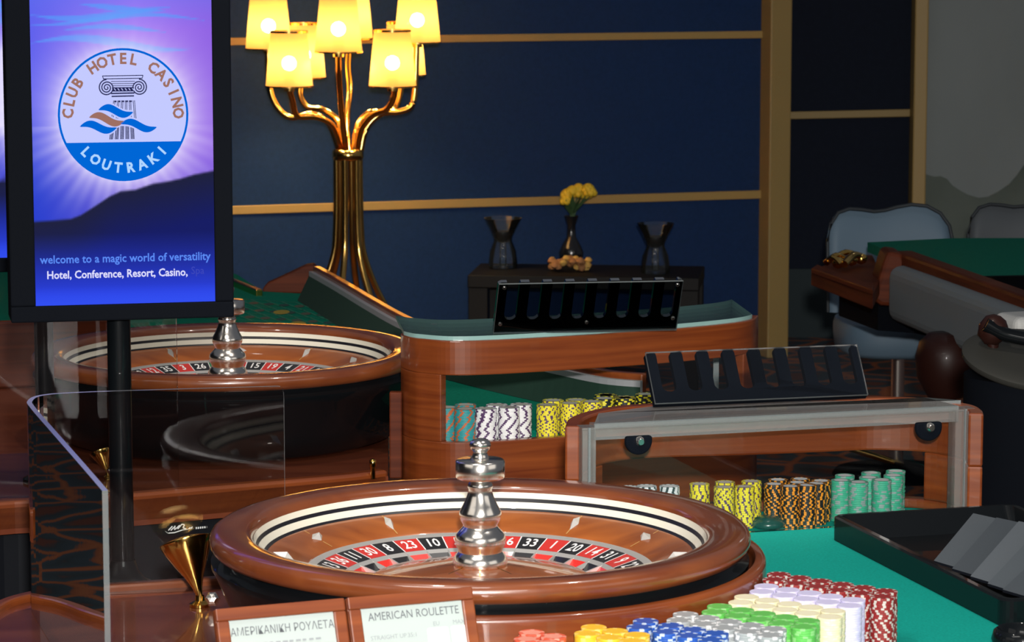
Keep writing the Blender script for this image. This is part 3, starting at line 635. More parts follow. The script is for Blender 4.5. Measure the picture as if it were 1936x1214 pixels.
bl = bl + Vector((0, .06, 0)); br = br + Vector((0, .06, 0))
comb_stand(bl, br, bl + upn, br + upn, 'card_stand', 'clear screwed card stand with smoky slots on the far bank', 'smoke', 'smoke_pale', 1, True, zz)

# ------------------------------------------------------------------ chips
def chip_mesh(name, r_, h, base, spot, top, nspots=6, frac=.4, dots=True):
    g = B(); seg = 48; rows = [(r_ - .0004, 0), (r_, .0004), (r_, h - .0004), (r_ - .0005, h), (r_ * .70, h), (r_ * .69, h - .00003)]
    vs = []; fs = []; ms = []
    for (rr, z) in rows:
        for k in range(seg): vs.append((rr * math.cos(2 * PI * k / seg), rr * math.sin(2 * PI * k / seg), z))
    for i in range(5):
        for k in range(seg):
            k2 = (k + 1) % seg; fs.append((i * seg + k, i * seg + k2, (i + 1) * seg + k2, (i + 1) * seg + k))
            ph = (k / seg * nspots) % 1.0; on = ph < frac
            ms.append(1 if (on and i < 4) else (2 if i == 4 else 0))
    fs.append(list(range(5 * seg, 6 * seg))); ms.append(2); fs.append(list(range(seg))[::-1]); ms.append(0)
    g.add(vs, fs, ms, False)
    me = bpy.data.meshes.new(name); me.from_pydata([tuple(p) for p in g.v], [], g.f)
    for q_ in (base, spot, top): me.materials.append(MAT[q_])
    me.polygons.foreach_set('material_index', g.m); me.update(); return me
for nm, col in (('c_red', (.72, .10, .05)), ('c_yel', (.85, .50, .03)), ('c_blu', (.02, .09, .42)), ('c_gry', (.34, .36, .37)), ('c_grn', (.12, .48, .09)), ('c_crm', (.80, .74, .48)), ('c_lil', (.62, .58, .82)), ('c_mar', (.26, .018, .018)),
                ('c_white', (.80, .80, .80)), ('c_pale_red', (.82, .30, .22)), ('c_pale_yel', (.90, .62, .15)), ('c_pale_grn', (.25, .58, .20)), ('c_pale_crm', (.84, .78, .56)), ('c_pale_lil', (.70, .66, .86)), ('c_pale_blu', (.5, .6, .775)),
                ('c_teal', (.03, .28, .30)), ('c_orange', (.80, .30, .02)), ('c_lemon', (.78, .68, .03)), ('c_plum', (.09, .04, .12)), ('c_black', (.012, .016, .016)), ('c_jade', (.05, .40, .25)), ('c_grey2', (.25, .35, .33)), ('c_top', (.55, .50, .46)), ('c_topw', (.70, .72, .74)), ('c_rust', (.50, .12, .04)), ('c_petrol', (.03, .05, .055))):
    pm(nm, col, .45, coat=.15)
ORD = ['topmost', 'second', 'third', 'fourth', 'fifth', 'sixth', 'seventh', 'eighth', 'ninth', 'tenth', 'eleventh', 'twelfth', 'thirteenth', 'fourteenth', 'fifteenth', 'sixteenth', 'seventeenth', 'eighteenth', 'nineteenth', 'twentieth', 'twenty-first', 'twenty-second']
stuff = {}
def stack(kind, me, base, n, h, depth_shown, where, colour, group, walk=.0, j=.0006, stuffkey=None, rnd=None):
    rnd = rnd or random; ang = rnd.uniform(0, 6.28)
    for i in range(n):                                   # i = 0 at the bottom
        ang += rnd.choice((walk, walk, -walk)) + rnd.uniform(-.05, .05) if walk else rnd.uniform(0, 6.28)
        loc = Vector(base) + Vector((rnd.uniform(-j, j), rnd.uniform(-j, j), i * h)); down = n - 1 - i
        if down < depth_shown:
            o = bpy.data.objects.new(kind, me); COL.objects.link(o); o.location = loc; o.rotation_euler = (0, 0, ang)
            tag(o, f'{ORD[down]} chip {"of" if down == 0 else "down in"} {where}', 'casino chip', group)
        else: stuff.setdefault(stuffkey, []).append((me, loc, ang))
# colour chips beside the near wheel: blocks two stacks wide that start at the collar
R0, H0 = .0180, .0034
ND = 22
cm = {'red': ('c_red', 'c_pale_red', 'c_pale_red'), 'yellow': ('c_yel', 'c_pale_yel', 'c_yel'), 'blue': ('c_blu', 'c_pale_blu', 'c_blu'), 'grey': ('c_gry', 'c_white', 'c_gry'), 'light green': ('c_grn', 'c_pale_grn', 'c_grn'),
      'cream': ('c_crm', 'c_pale_crm', 'c_pale_crm'), 'lilac': ('c_lil', 'c_pale_lil', 'c_lil'), 'maroon': ('c_mar', 'c_top', 'c_mar')}
dr = Vector((.80, -.60, 0)).normalized(); dp = Vector((.60, .80, 0)).normalized()
ZTC = ZF + ND * H0
starts = {'maroon': (1447, 1082, 6), 'lilac': (1434, 1106, 5), 'cream': (1400, 1127, 5), 'light green': (1352, 1145, 5), 'grey': (1287, 1160, 5), 'blue': (1208, 1172, 4), 'yellow': (1112, 1184, 3), 'red': (1005, 1196, 2)}
PLACE = ['first', 'second', 'third', 'fourth', 'fifth', 'sixth']
rnd = random.Random(11); prev = []
for cname, (sx, sy, nlen) in starts.items():
    me = chip_mesh('colour_chip', R0, H0, *cm[cname], nspots=(5 if cname != 'maroon' else 8), frac=.30)
    s0 = P(sx, sy, ZTC)
    for col in range(2):
        for k in range(nlen):
            bpos = s0 + dr * (.0366 * k + (.018 if col else 0)) + dp * (-.034 * col)
            rel = bpos.xy - Vector((wcn.x, wcn.y))
            while rel.length < .435 + R0 + .001: bpos = bpos + dr * .002; rel = bpos.xy - Vector((wcn.x, wcn.y))
            while any((bpos.xy - q_).length < 2 * R0 + .0005 for q_ in prev): bpos = bpos + Vector((.0012, -.0012, 0)) * 1.0
            prev.append(bpos.xy.copy())
            bpos.z = ZF + .0003
            shown = ND if k == nlen - 1 and cname in ('maroon', 'lilac', 'cream', 'light green') else (5 if k == nlen - 1 else 3 if cname == 'maroon' else 2)
            side = 'inner' if col == 0 else 'outer'
            stack('colour_chip', me, bpos, ND, H0, shown, f'{PLACE[k]} {side} stack from the wheel, {cname} chip block', cname, f'{cname} chips beside the near wheel', 0, .0005, 'colour', rnd)
# value chips in the near bank
H1 = .0034; NB = 21; r1 = .0174
vm = {'white': ('c_topw', 'c_petrol', 'c_topw'), 'yellow': ('c_lemon', 'c_plum', 'c_top'), 'black and orange': ('c_black', 'c_orange', 'c_topw'), 'jade green': ('c_jade', 'c_grey2', 'c_topw')}
nearb = [('white', [(1190, 921), (1223, 919), (1266, 919)]), ('yellow', [(1323, 915), (1369, 921), (1408, 920), (1371, 911.5), (1421, 910)]),
         ('black and orange', [(1542, 925), (1500, 922), (1544, 914), (1464, 915), (1507, 912), (1471, 907), (1513, 905.5), (1552, 909)]),
         ('jade green', [(1623, 911.5), (1667, 907.5), (1590, 908), (1643, 902.5), (1689, 898.5), (1597, 899), (1647, 894), (1693, 890.5)])]
vis = {'white': [3, 4, 4], 'yellow': [14, 19, 21, 2, 3], 'black and orange': [21, 19, 4, 14, 3, 2, 2, 3], 'jade green': [15, 15, 15, 2, 3, 2, 2, 3]}
for cname, lst in nearb:
    me = chip_mesh('value_chip', r1, H1, *vm[cname], nspots=10 if cname != 'jade green' else 4, frac=.26 if cname == 'yellow' else (.36 if cname != 'jade green' else .3))
    for k, (a_, b_) in enumerate(lst):
        p = P(a_, b_, ZF + NB * H1); p.z = ZF + .0003
        gap_ = (Vector((p.x, p.y, 0)) - Vector((fl.x, fl.y, 0))).dot(Vector((dv.x, dv.y, 0))) - (r1 + .0125)
        if gap_ < 0: p -= Vector((dv.x, dv.y, 0)) * gap_          # clear of the front panel
        stack('value_chip', me, p, NB, H1, vis[cname][k], f'{PLACE[k] if k < 6 else ("seventh", "eighth")[k - 6]} {cname} stack from the front, near bank', cname, f'{cname} chips in the near bank', .13 if cname == 'white' else 0, .0006, 'value', rnd)
# larger value chips behind the far bank's window
H2 = .0033; NF = 20; r2 = .0222
vm2 = {'teal and rust': ('c_teal', 'c_rust', 'c_top'), 'white and plum': ('c_white', 'c_plum', 'c_top'), 'lemon': ('c_lemon', 'c_plum', 'c_top'), 'black and yellow': ('c_black', 'c_lemon', 'c_top')}
farb = [('teal and rust', [(846, 770), (879, 773), (881, 765)]), ('white and plum', [(920, 773), (966, 772), (940, 765.5), (985, 764.5)]), ('lemon', [(1036, 766), (1078, 762), (1046, 757), (1089, 756), (1121, 760)]),
        ('black and yellow', [(1142, 753), (1181, 751), (1221, 745), (1144, 747), (1181, 752.5), (1147, 747)])]
vis2 = {'teal and rust': [17, 17, 2], 'white and plum': [20, 20, 3, 7], 'lemon': [20, 17, 2, 3, 4], 'black and yellow': [2, 2, 1, 1, 1, 1]}
for cname, lst in farb:
    me = chip_mesh('value_chip', r2, H2, *vm2[cname], nspots=7 if cname != 'lemon' else 10, frac=.34 if cname != 'lemon' else .27)
    for k, (a_, b_) in enumerate(lst):
        p = P(a_, b_, ZFF + NF * H2); p.z = ZFF + .0003
        while min((p.xy - w_.xy).length for w_ in fpth) < r2 + .0255: p += Vector((-.0006, .002, 0))      # clear of the wooden wall
        stack('value_chip', me, p, NF, H2, vis2[cname][k], f'{PLACE[k]} {cname} stack from the front, far bank window', cname, f'{cname} chips behind the far window', .14 if cname[0] in 'wt' else 0, .0007, 'value', rnd)
for key, lab in (('colour', 'remaining colour chips low in the stacks beside the near wheel'), ('value', 'remaining value chips low in the stacks of both banks')):
    vs, fs, ms, mats = [], [], [], []
    for me, loc, ang in stuff[key]:
        R = Matrix.Translation(loc) @ Matrix.Rotation(ang, 4, 'Z'); o = len(vs); vs += [tuple(R @ v.co) for v in me.vertices]
        idx = []
        for q_ in me.materials:
            if q_ not in mats: mats.append(q_)
            idx.append(mats.index(q_))
        for pl in me.polygons: fs.append([o + i for i in pl.vertices]); ms.append(idx[pl.material_index])
    me = bpy.data.meshes.new(key + '_chips'); me.from_pydata(vs, [], fs)
    for q_ in mats: me.materials.append(q_)
    me.polygons.foreach_set('material_index', ms); me.update()
    o = bpy.data.objects.new(key + '_chips', me); COL.objects.link(o); tag(o, lab, 'casino chips'); o['kind'] = 'stuff'

# ------------------------------------------------------------------ things on the near felt
p = P(1452, 997, ZF + .0004); g = B(); g.lathe([(0, 0), (.024, 0), (.0295, .004), (.030, .009), (.027, .013), (.018, .019), (.008, .021), (0, .0213)], p, 40)
tag(g.build('marker_disc', 'green_disc', loc=p), 'dark green domed marker disc lying before the black and orange chips', 'marker')
p = P(1413, 992, ZF + .0004); g = B(); g.box((p.x, p.y, ZF + .008), (.012, .010, .016), .3); tag(g.build('place_tag', 'paper_white', loc=p, bevel=.002), 'tiny white tag standing beside the dark green marker disc', 'tag')
# black tray
ZR = ZF + .042
tA, tB = P(1570, 972, ZR), P(1893, 1133, ZR); td = (tB - tA); Lt = td.length; tx = td.normalized(); ty = Vector((-tx.y, tx.x, 0))      # tx toward the camera, ty to the right
Wt = .34
tr_ = thing('chip_tray', (tA + td / 2 + ty * Wt / 2) - Vector((0, 0, .0415)), 'glossy black tray with raised edges on the near felt', 'tray')
def rrect(x0_, x1_, y0_, y1_, rad, n=6):
    out = []
    for cx_, cy_, a0_ in ((x1_ - rad, y1_ - rad, 0), (x0_ + rad, y1_ - rad, 90), (x0_ + rad, y0_ + rad, 180), (x1_ - rad, y0_ + rad, 270)):
        for k in range(n + 1):
            t = math.radians(a0_ + 90 * k / n); out.append((cx_ + rad * math.cos(t), cy_ + rad * math.sin(t)))
    return out
TP = lambda a_, b_, z: tA + tx * a_ + ty * b_ + Vector((0, 0, z - ZR))
oc = rrect(-.0, Lt + .01, 0, Wt, .022); ic = rrect(.012, Lt - .002, .012, Wt - .012, .014); ib = rrect(.05, Lt - .014, .02, Wt - .02, .012)
g = B(); n = len(oc); vs = [TP(a_, b_, ZF + .0004) for a_, b_ in oc] + [TP(a_, b_, ZR - .003) for a_, b_ in oc] + [TP(a_ * .985 + .004, b_ * .985 + .003, ZR) for a_, b_ in oc] + [TP(a_, b_, ZR) for a_, b_ in ic] + [TP(a_, b_, ZF + .006) for a_, b_ in ib]
fs = []
for r_ in range(4):
    for k in range(n): fs.append((r_ * n + k, r_ * n + (k + 1) % n, (r_ + 1) * n + (k + 1) % n, (r_ + 1) * n + k))
fs += [list(range(4 * n, 5 * n)), list(range(n))[::-1]]
g.add(vs, fs, 0, False); g.build('tray_shell', 'black_gloss', tr_)
# grey boards fanned out in the tray, each lying on the one before
WHERE = ['leftmost and lowest', 'second from the left', 'third from the left', 'fourth from the left', 'last and uppermost']
ends_px = [(1840, 975), (1884, 983), (1926, 990), (1965, 1004), (2004, 1018), (2044, 1034)]
starts_px = [(1750, 1052), (1784, 1069), (1818, 1086), (1850, 1102), (1878, 1116), (1902, 1128)]
for k in range(5):
    sp = P(*starts_px[k], ZR); aa = (sp - tA).dot(tx); aa = min(aa, Lt - .055); lo_ = TP(aa, .030, ZF + .030 + .002 * k); hi_ = P(*ends_px[k], ZR + .006 + .004 * k)
    d = hi_ - lo_; nr = Vector((d.y, -d.x, 0)).normalized(); up_ = nr.cross(d).normalized()
    if up_.z < 0: up_ = -up_
    wdt = .062 if k < 4 else .075
    g = B(); g.plate([lo_, lo_ + nr * wdt - Vector((0, 0, .014)), hi_ + nr * wdt + d * .05 - Vector((0, 0, .014)), hi_], up_, .0042, 0, side=1); o_c = (lo_ + hi_) / 2 + nr * .05
    tag(g.build('grey_board', [('slat_grey', 'slat_lit', 'slat_shaded')[(k * 2) % 3], 'black_satin'], loc=o_c), f'flat grey board in the black tray, {WHERE[k]} of the fan', 'board', 'grey boards fanned in the tray')  # board tones imitate shading; black sides stand in for shadow lines
p = P(1934, 1216, ZF + .0004); g = B(); g.lathe([(0, .006), (.030, .006), (.034, .020), (.038, .022), (.043, .018), (.046, .006), (.044, 0), (0, 0)], p, 48); tag(g.build('ashtray', 'black_gloss', loc=p), 'round black dish at the tray corner, bottom right of the felt', 'dish')

# ------------------------------------------------------------------ rule plaques in front of the near wheel
def plaque(TL, ex, ey, wd, ht, label, writer):
    ex = ex.normalized(); ey = ey.normalized(); nz = ex.cross(-ey).normalized()     # toward viewer
    foot = TL + ey * ht
    root = thing('rules_plaque', (foot.x, foot.y, foot.z), label, 'plaque')
    def C(a_, b_, k=0): return TL + ex * a_ + ey * b_ + nz * k
    g = B(); g.plate([C(0, ht), C(wd, ht), C(wd, 0), C(0, 0)], -nz, .012); bw = .017
    for (x0_, y0_, x1_, y1_) in ((0, 0, wd, bw), (0, ht - bw, wd, ht), (0, bw, bw, ht - bw), (wd - bw, bw, wd, ht - bw)):
        g.plate([C(x0_, y1_), C(x1_, y1_), C(x1_, y0_), C(x0_, y0_)], nz, .006)
    g.build('wooden_frame', 'mahogany', root, bevel=.002)
    g = B(); g.plate([C(bw, ht - bw, .0005), C(wd - bw, ht - bw, .0005), C(wd - bw, bw, .0005), C(bw, bw, .0005)], nz, .001)
    sh = g.build('printed_sheet', 'paper', root)
    t = B(); writer(t, lambda a_, b_: frame(C(a_, b_, .0025), ex, -ey)); t.build('printed_text', ['ink', 'ink_faint', 'paper_white'], sh)
Ys = 4.02
TLb, TRb = Q(654, 1131, Ys - .06), Q(890, 1109, Ys)
exb = TRb - TLb; exb = Vector((exb.x, abs(exb.x) * .40, 0)); TRb = TLb + exb
exn = exb.normalized(); ta = math.radians(22)
eyb = -(Vector((-exn.y * math.sin(ta), exn.x * math.sin(ta), math.cos(ta))))
hp = (TLb.z - ZD - .006) / -eyb.z
wb_ = exb.length
TLa = TLb - exn * (wb_ + .004)
def wr_en(t, F):
    t.text('AMERICAN ROULETTE', .0155, F(wb_ / 2 + .002, .029), 0, sx=.82)
    t.text('EU', .008, F(wb_ * .68, .045), 1); t.text('MAX', .008, F(wb_ * .86, .045), 1)
    for k, (l_, o_) in enumerate((('STRAIGHT UP', '35:1'), ('SPLIT', '17:1'), ('STREET', '11:1'), ('CORNER', '8:1'), ('LINE', '5:1'), ('COLUMN', '2:1'))):
        t.text(l_, .0082, F(.026, .057 + k * .0135), 1, 'LEFT'); t.text(o_, .0082, F(wb_ * .44, .057 + k * .0135), 1, 'LEFT')
    for x_ in (.60, .79):
        M = F(wb_ * x_, .050); pts = [M @ Vector((a_, b_, -.0004)) for a_, b_ in rrect(0, wb_ * .17, -.15, 0, .003)]; t.add(pts, [list(range(len(pts)))], 2)
def wr_gr(t, F):
    t.text('ΑΜΕΡΙΚΑΝΙΚΗ ΡΟΥΛΕΤΑ', .0150, F(wb_ / 2, .033), 0, sx=.80)
    for k, wdt in enumerate((.98, .72, .9, .8, .6)):
        for j in range(int(14 * wdt)):
            M = F(.023 + j * (wb_ - .05) / 14, .050 + k * .0085); l_ = (wb_ - .05) / 14 * (.55 + .3 * ((j * 7 + k * 3) % 5) / 5); t.add([M @ Vector((0, -.0014, 0)), M @ Vector((l_, -.0014, 0)), M @ Vector((l_, .0014, 0)), M @ Vector((0, .0014, 0))], [(0, 1, 2, 3)], 1)
plaque(TLb, exn, eyb, wb_, hp, 'right rules plaque headed in English, with two white boxes, before the near wheel', wr_en)
plaque(TLa, exn, eyb, wb_, hp, 'left rules plaque headed in Greek letters, before the near wheel', wr_gr)

# ------------------------------------------------------------------ clear guards
gp = smooth_path([P(193, 928, 1.08), P(150, 878, 1.08), P(95, 815, 1.08), P(58, 772, 1.08), P(52, 758, 1.08), P(75, 747, 1.08), P(150, 741, 1.08), P(330, 735, 1.08), P(536, 729, 1.08)], 6)
gt = thing('acrylic_guard', (gp[24].x, gp[24].y, ZD), 'clear bent acrylic guard around the back left of the near wheel', 'guard')
gp = gp[:-1] + [gp[-1].lerp(gp[-2], q_) for q_ in (.55, .30, .12, .03)] + [gp[-1]]
g = B(); n = len(gp); zt_ = [1.08] * n; zt_[-1] = 1.060; zt_[-2] = 1.070; zt_[-3] = 1.0765; zt_[-4] = 1.0795
g.strip([p.xy for p in gp], -.008, ZD + .0006, zt_, 0, top=1, ends=1)
for q_ in range(len(gp) - 2, len(gp) - 5, -1): g.m[4 * q_ + 2] = 2
g.m[-1] = 2; g.build('clear_sheet', ['acrylic', 'edge_clear', 'edge_lit'], gt)  # edge-lit glow of the right end is put into its pale colour
def horn(p, sc_, label, tilt, par=None):
    root = thing('brass_horn', p, label, 'brass fitting')
    M = Matrix.Rotation(tilt, 3, 'Y') @ Matrix.Rotation(-.30, 3, 'X'); s_ = sc_
    g = B(); g.lathe([(0, .0), (.014 * s_, 0), (.014 * s_, .004 * s_), (.007 * s_, .008 * s_), (.006 * s_, .014 * s_)], p, 24); g.build('foot', 'brass', root)
    o = Vector(p) + Vector((0, 0, .012 * s_))
    g = B(); hs = s_; g.lathe([(a_ * hs, b_ * hs) for a_, b_ in ((.004, 0), (.0062, .012), (.0125, .028), (.022, .046), (.031, .064), (.0355, .075), (.0355, .077), (.033, .0775), (.020, .081), (0, .083))], o, 40, M=M); g.build('horn', 'brass', root)
    hb = Vector(p) + Vector((.018 * s_, -.012 * s_, .0145)); g = B(); g.lathe([(0, .016), (.007, .015), (.011, .010), (.0125, .0), (.010, -.006)], hb, 6, M=Matrix.Rotation(1.2, 3, 'X'), smooth=False); g.build('bolt', 'chrome', root)
    return root
hn = P(378, 1146, ZD + .0006); horn(hn, 1.22, 'flared brass horn fitting on the deck beside the near wheel', -.28)
hf = P(204, 903, ZDF + .0006); horn(hf, .62, 'flared brass horn fitting on the far deck, half hidden by the post', -.35)
p = P(705, 905, ZDF); g = B(); g.lathe([(0, .0), (.005, 0), (.005, .022), (.0065, .024), (.0065, .036), (.004, .039), (0, .039)], p, 20); tag(g.build('brass_pin', 'brass', loc=p), 'short upright brass pin on the far table edge behind the near rim', 'pin')
fg = [P(a_, b_, 1.08) for a_, b_ in ((-60, 611), (70, 609), (200, 606), (334, 601))]
gf = thing('acrylic_guard', (fg[2].x, fg[2].y, ZDF), 'clear flat acrylic guard before the far wheel, ending at a bright edge', 'guard')
g = B(); g.strip([p.xy for p in fg], .006, ZDF + .0006, 1.08, 0, top=0, ends=1); g.build('clear_sheet', ['acrylic', 'edge_lit'], gf)  # pale ends imitate light caught in the sheet's edge

# ------------------------------------------------------------------ result displays
def lerp3(a_, b_, t): t = max(0, min(1, t)); return tuple(a_[i] + (b_[i] - a_[i]) * t for i in range(3))
MTN = [(60, 417), (130, 413), (150, 406), (180, 388), (205, 372), (228, 362), (255, 360), (290, 349), (320, 345), (345, 340), (370, 333), (410, 326), (430, 322)]
def picture(x, y):
    c_ = lerp3((88, 92, 236), (160, 112, 244), (x - 50) / 210)
    if x > 260: c_ = lerp3((160, 112, 244), (142, 96, 226), (x - 260) / 150)
    low = lerp3((40, 62, 205), (90, 72, 205), (x - 60) / 200)
    c_ = lerp3(c_, low, (y - 190 - (x - 60) * .25) / 170)
    if y < 60: c_ = lerp3(c_, (96, 120, 240), (60 - y) / 160)
    for (ya, am, ph, th, xa, xb) in ((26, 10, .2, 7, 60, 330), (38, 9, 1.2, 5, 60, 395), (60, 9, 2.4, 5, 120, 320), (84, 12, 3.4, 8, 60, 370), (14, 8, 4.0, 6, 150, 320)):
        if xa < x < xb:
            yy = ya + am * math.sin((x - 60) / 62 + ph); w_ = th * math.sin(PI * (x - xa) / (xb - xa))
            c_ = lerp3(c_, (82, 150, 250), .75 * max(0, min(1, (w_ - abs(y - yy)) / 2.5 + .5)))
    dx, dy = x - 235, (y - 217); rr = math.hypot(dx, dy); an = math.atan2(dy, dx)
    gl = math.exp(-max(0, rr - 118) / 34) * 1.0
    rays = .5 + .5 * math.sin(an * 34) * math.sin(an * 13 + 1)
    gl = min(1, gl * (.90 + .10 * rays)) + (0.15 * rays * math.exp(-((rr - 165) / 45) ** 2) if dy > 20 else 0)
    c_ = lerp3(c_, (232, 226, 255), gl)
    ym = None
    for (xa, ya), (xb, yb_) in zip(MTN, MTN[1:]):
        if xa <= x <= xb: ym = ya + (yb_ - ya) * (x - xa) / (xb - xa)
    if ym is None: ym = 417 if x < 100 else 322
    if y > ym - 3:
        m_ = lerp3((32, 34, 62), (24, 30, 100), (y - ym) / 90); m_ = lerp3(m_, (44, 66, 226), (y - 440) / 120); m_ = lerp3(m_, (50, 78, 240), (y - 540) / 30)
        c_ = lerp3(c_, m_, (y - ym + 3) / 5)
    return s2l(c_)
def display(name, pole_foot, pole_r, u_ang, scr_bot_z, k, px_l, px_r, px_bot, label, full, flare, cx_px):
    ux = Vector((math.cos(u_ang), math.sin(u_ang), 0)); nz = Vector((ux.y, -ux.x, 0))       # nz faces the viewer
    root = thing(name, pole_foot, label, 'screen')
    top_px = px_bot - (px_r - px_l) * 16 / 9
    org = Vector((pole_foot[0], pole_foot[1], scr_bot_z)) + nz * .05
    def C(px, py, d=0): return org + ux * ((px - cx_px) * k) + Vector((0, 0, (px_bot - py) * k * 1.024)) + nz * d
    bz, th = 36, .085
    g = B(); xl, xr, yb_, yt = px_l - bz - 12, px_r + bz, px_bot + 31, top_px - 31
    # housing with a raised bezel round the panel
    g.plate([C(xl, yb_, -.001), C(xr, yb_, -.001), C(xr, yt, -.001), C(xl, yt, -.001)], -nz, th)
    for (a_, b_, c_, d_) in ((xl, yb_, xr, px_bot), (xl, top_px, xr, yt), (xl, px_bot, px_l, top_px), (px_r, px_bot, xr, top_px)):
        g.plate([C(a_, b_, -.001), C(c_, b_, -.001), C(c_, d_, -.001), C(a_, d_, -.001)], nz, .008)
    g.build('housing', 'black_satin', root, bevel=.003)
    nx, ny = (116, 200) if full else (30, 50); vs = []; fs = []; cols = []
    for j in range(ny + 1):
        for i in range(nx + 1):
            px = px_l + (px_r - px_l) * i / nx; py = px_bot + (top_px - px_bot) * j / ny; vs.append(C(px, py, .001)); cols.append(picture(px, py))
    for j in range(ny):
        for i in range(nx): fs.append((j * (nx + 1) + i, j * (nx + 1) + i + 1, (j + 1) * (nx + 1) + i + 1, (j + 1) * (nx + 1) + i))
    g = B(); g.add(vs, fs); so = g.build('screen', 'px_picture', root); ca_ = so.data.color_attributes.new('picture', 'FLOAT_COLOR', 'POINT')
    for i, c_ in enumerate(cols): ca_.data[i].color = (*c_, 1)
    pole_top = scr_bot_z - 31 * k + .01
    g = B(); g.lathe([(pole_r, pole_foot[2] + .004), (pole_r, pole_top)], (pole_foot[0], pole_foot[1], 0), 32); g.build('pole', 'black_gloss', root)
    z = pole_foot[2]; g = B(); g.lathe([(0, z), (pole_r * 2.5, z), (pole_r * 2.5, z + .006), (pole_r * 1.9, z + .012), (pole_r * 1.35, z + .026), (pole_r * 1.05, z + .045), (0, z + .045)], (pole_foot[0], pole_foot[1], 0), 40); g.build('pole_base', 'black_gloss', root)
    if not full: return root
    # emblem drawn on the picture
    g = B(); EC = (235, 217); ER = 125.5; OB = .0018; FY = 268
    def disc(cx_, cy_, r_, d, mi, n=72, a0_=0, a1_=360): g.add([C(cx_ + r_ * math.cos(math.radians(a0_ + (a1_ - a0_) * t / n)), cy_ + r_ * math.sin(math.radians(a0_ + (a1_ - a0_) * t / n)), d) for t in range(n + (a1_ - a0_ < 360))], [list(range(n + (a1_ - a0_ < 360)))[::-1]], mi)
    disc(*EC, ER, OB, 1); disc(*EC, ER - 4.2, OB + .0002, 0)
    th_ = math.degrees(math.asin((FY - EC[1]) / (ER - 2))); disc(*EC, ER - 1, OB + .0004, 1, 50, th_, 180 - th_)
    def letters(txt, r_, a0_, a1_, size, mi, bottom=False):
        for i, ch in enumerate(txt):
            if ch == ' ': continue
            a_ = math.radians(a0_ + (a1_ - a0_) * i / (len(txt) - 1)); x_, y_ = EC[0] + r_ * math.cos(a_), EC[1] - r_ * math.sin(a_)
            rx = (math.sin(a_), math.cos(a_)) if not bottom else (-math.sin(a_), -math.cos(a_))       # baseline direction in picture (x right, y down)
            ex_ = ux * rx[0] - Vector((0, 0, rx[1])); ey_ = nz.cross(ex_)
            g.text(ch, size * k, frame(C(x_, y_, OB + .0006), ex_, ey_), mi, sx=.92, bold=.00085)
    letters('CLUB HOTEL CASINO', 105, 178, 1, 29, 2); letters('LOUTRAKI', 101, 223, 317, 27, 3, True)
    # Ionic column
    def poly(pts, mi, d=OB + .0006): g.add([C(x_, y_, d) for x_, y_ in pts], [list(range(len(pts)))], mi)
    def seg(a_, b_, w_, mi=4, d=OB + .0006):
        dx, dy = b_[0] - a_[0], b_[1] - a_[1]; l_ = math.hypot(dx, dy) or 1; nx_, ny_ = -dy / l_ * w_ / 2, dx / l_ * w_ / 2
        poly([(a_[0] - nx_, a_[1] - ny_), (b_[0] - nx_, b_[1] - ny_), (b_[0] + nx_, b_[1] + ny_), (a_[0] + nx_, a_[1] + ny_)], mi, d)
    seg((196, 143.5), (274, 143), 1.6); seg((196, 143), (198, 149), 1.4); seg((274, 143), (272, 149), 1.4); seg((197, 149), (273, 148.5), 1.6)
    for yy, x0_, x1_, w_ in ((154, 212, 258, 1.2), (158, 213, 257, 1.2), (162, 214, 256, 1.2)): seg((x0_, yy), (x1_, yy), w_)
    poly([(214, 165), (256, 165), (255, 173), (215, 173)], 4); seg((212, 176.5), (257, 176), 2.6); seg((213, 182), (256, 181.5), 2.4)
    for t in range(6): seg((218 + t * 7, 167), (221 + t * 7, 171), 1.5, 0, OB + .0008)
    for cx_, sg in ((204, -1), (266, 1)):
        pr_ = None
        for t in range(0, 66):
            a_ = t * .29 ; r_ = 15.5 * (1 - t / 70); q_ = (cx_ + sg * r_ * math.sin(a_), 165.5 - r_ * math.cos(a_))
            if pr_: seg(pr_, q_, 2.3)
            pr_ = q_
    for t in range(6):
        xa = 217 + t * 7.4; xb = 209 + t * 10.4 - 2
        if t < 5: seg((xa + 3, 190), (xa + 3, 193), 4.5)
        def X(yy): return xa + (xb - xa) * (yy - 188) / 76
        for off_ in (0, 2.8): seg((X(190) + off_, 190), (X(232) + off_, 232), 1.2)
        if t < 5:
            for off_ in (0, 2.6, 5.0): seg((X(238) + off_ + 1, 238), (X(263) + off_ + 1, 263), 1.7)
    def wave(x0_, y0_, x1_, y1_, th2, mi):
        up_, dn = [], []
        for t in range(25):
            s_ = t / 24; x_ = x0_ + (x1_ - x0_) * s_; y_ = y0_ + (y1_ - y0_) * s_ - math.sin(s_ * 2 * PI) * th2 * .42; h_ = th2 * .62 * math.sin(PI * s_) ** .7
            up_.append((x_, y_ - h_)); dn.append((x_, y_ + h_))
        def outline(e): return [(x_, y_ - e) for x_, y_ in up_] + [(x_, y_ + e) for x_, y_ in dn[::-1]]
        poly(outline(3.0), 0, OB + .0010); poly(outline(0), mi, OB + .0013)
    wave(187, 207, 254, 212, 13, 1); wave(169, 221, 237, 229, 13, 2); wave(151, 238, 222, 241, 13, 1); wave(229, 234, 299, 241, 12.5, 1)
    g.build('emblem', ['px_lav', 'px_blue', 'px_bronze', 'px_loutraki', 'px_ink'], so)
    g = B()
    F = lambda px, py: frame(C(px, py, .003), ux - Vector((0, 0, -.0)) + Vector((0, 0, .0)), (0, 0, 1))
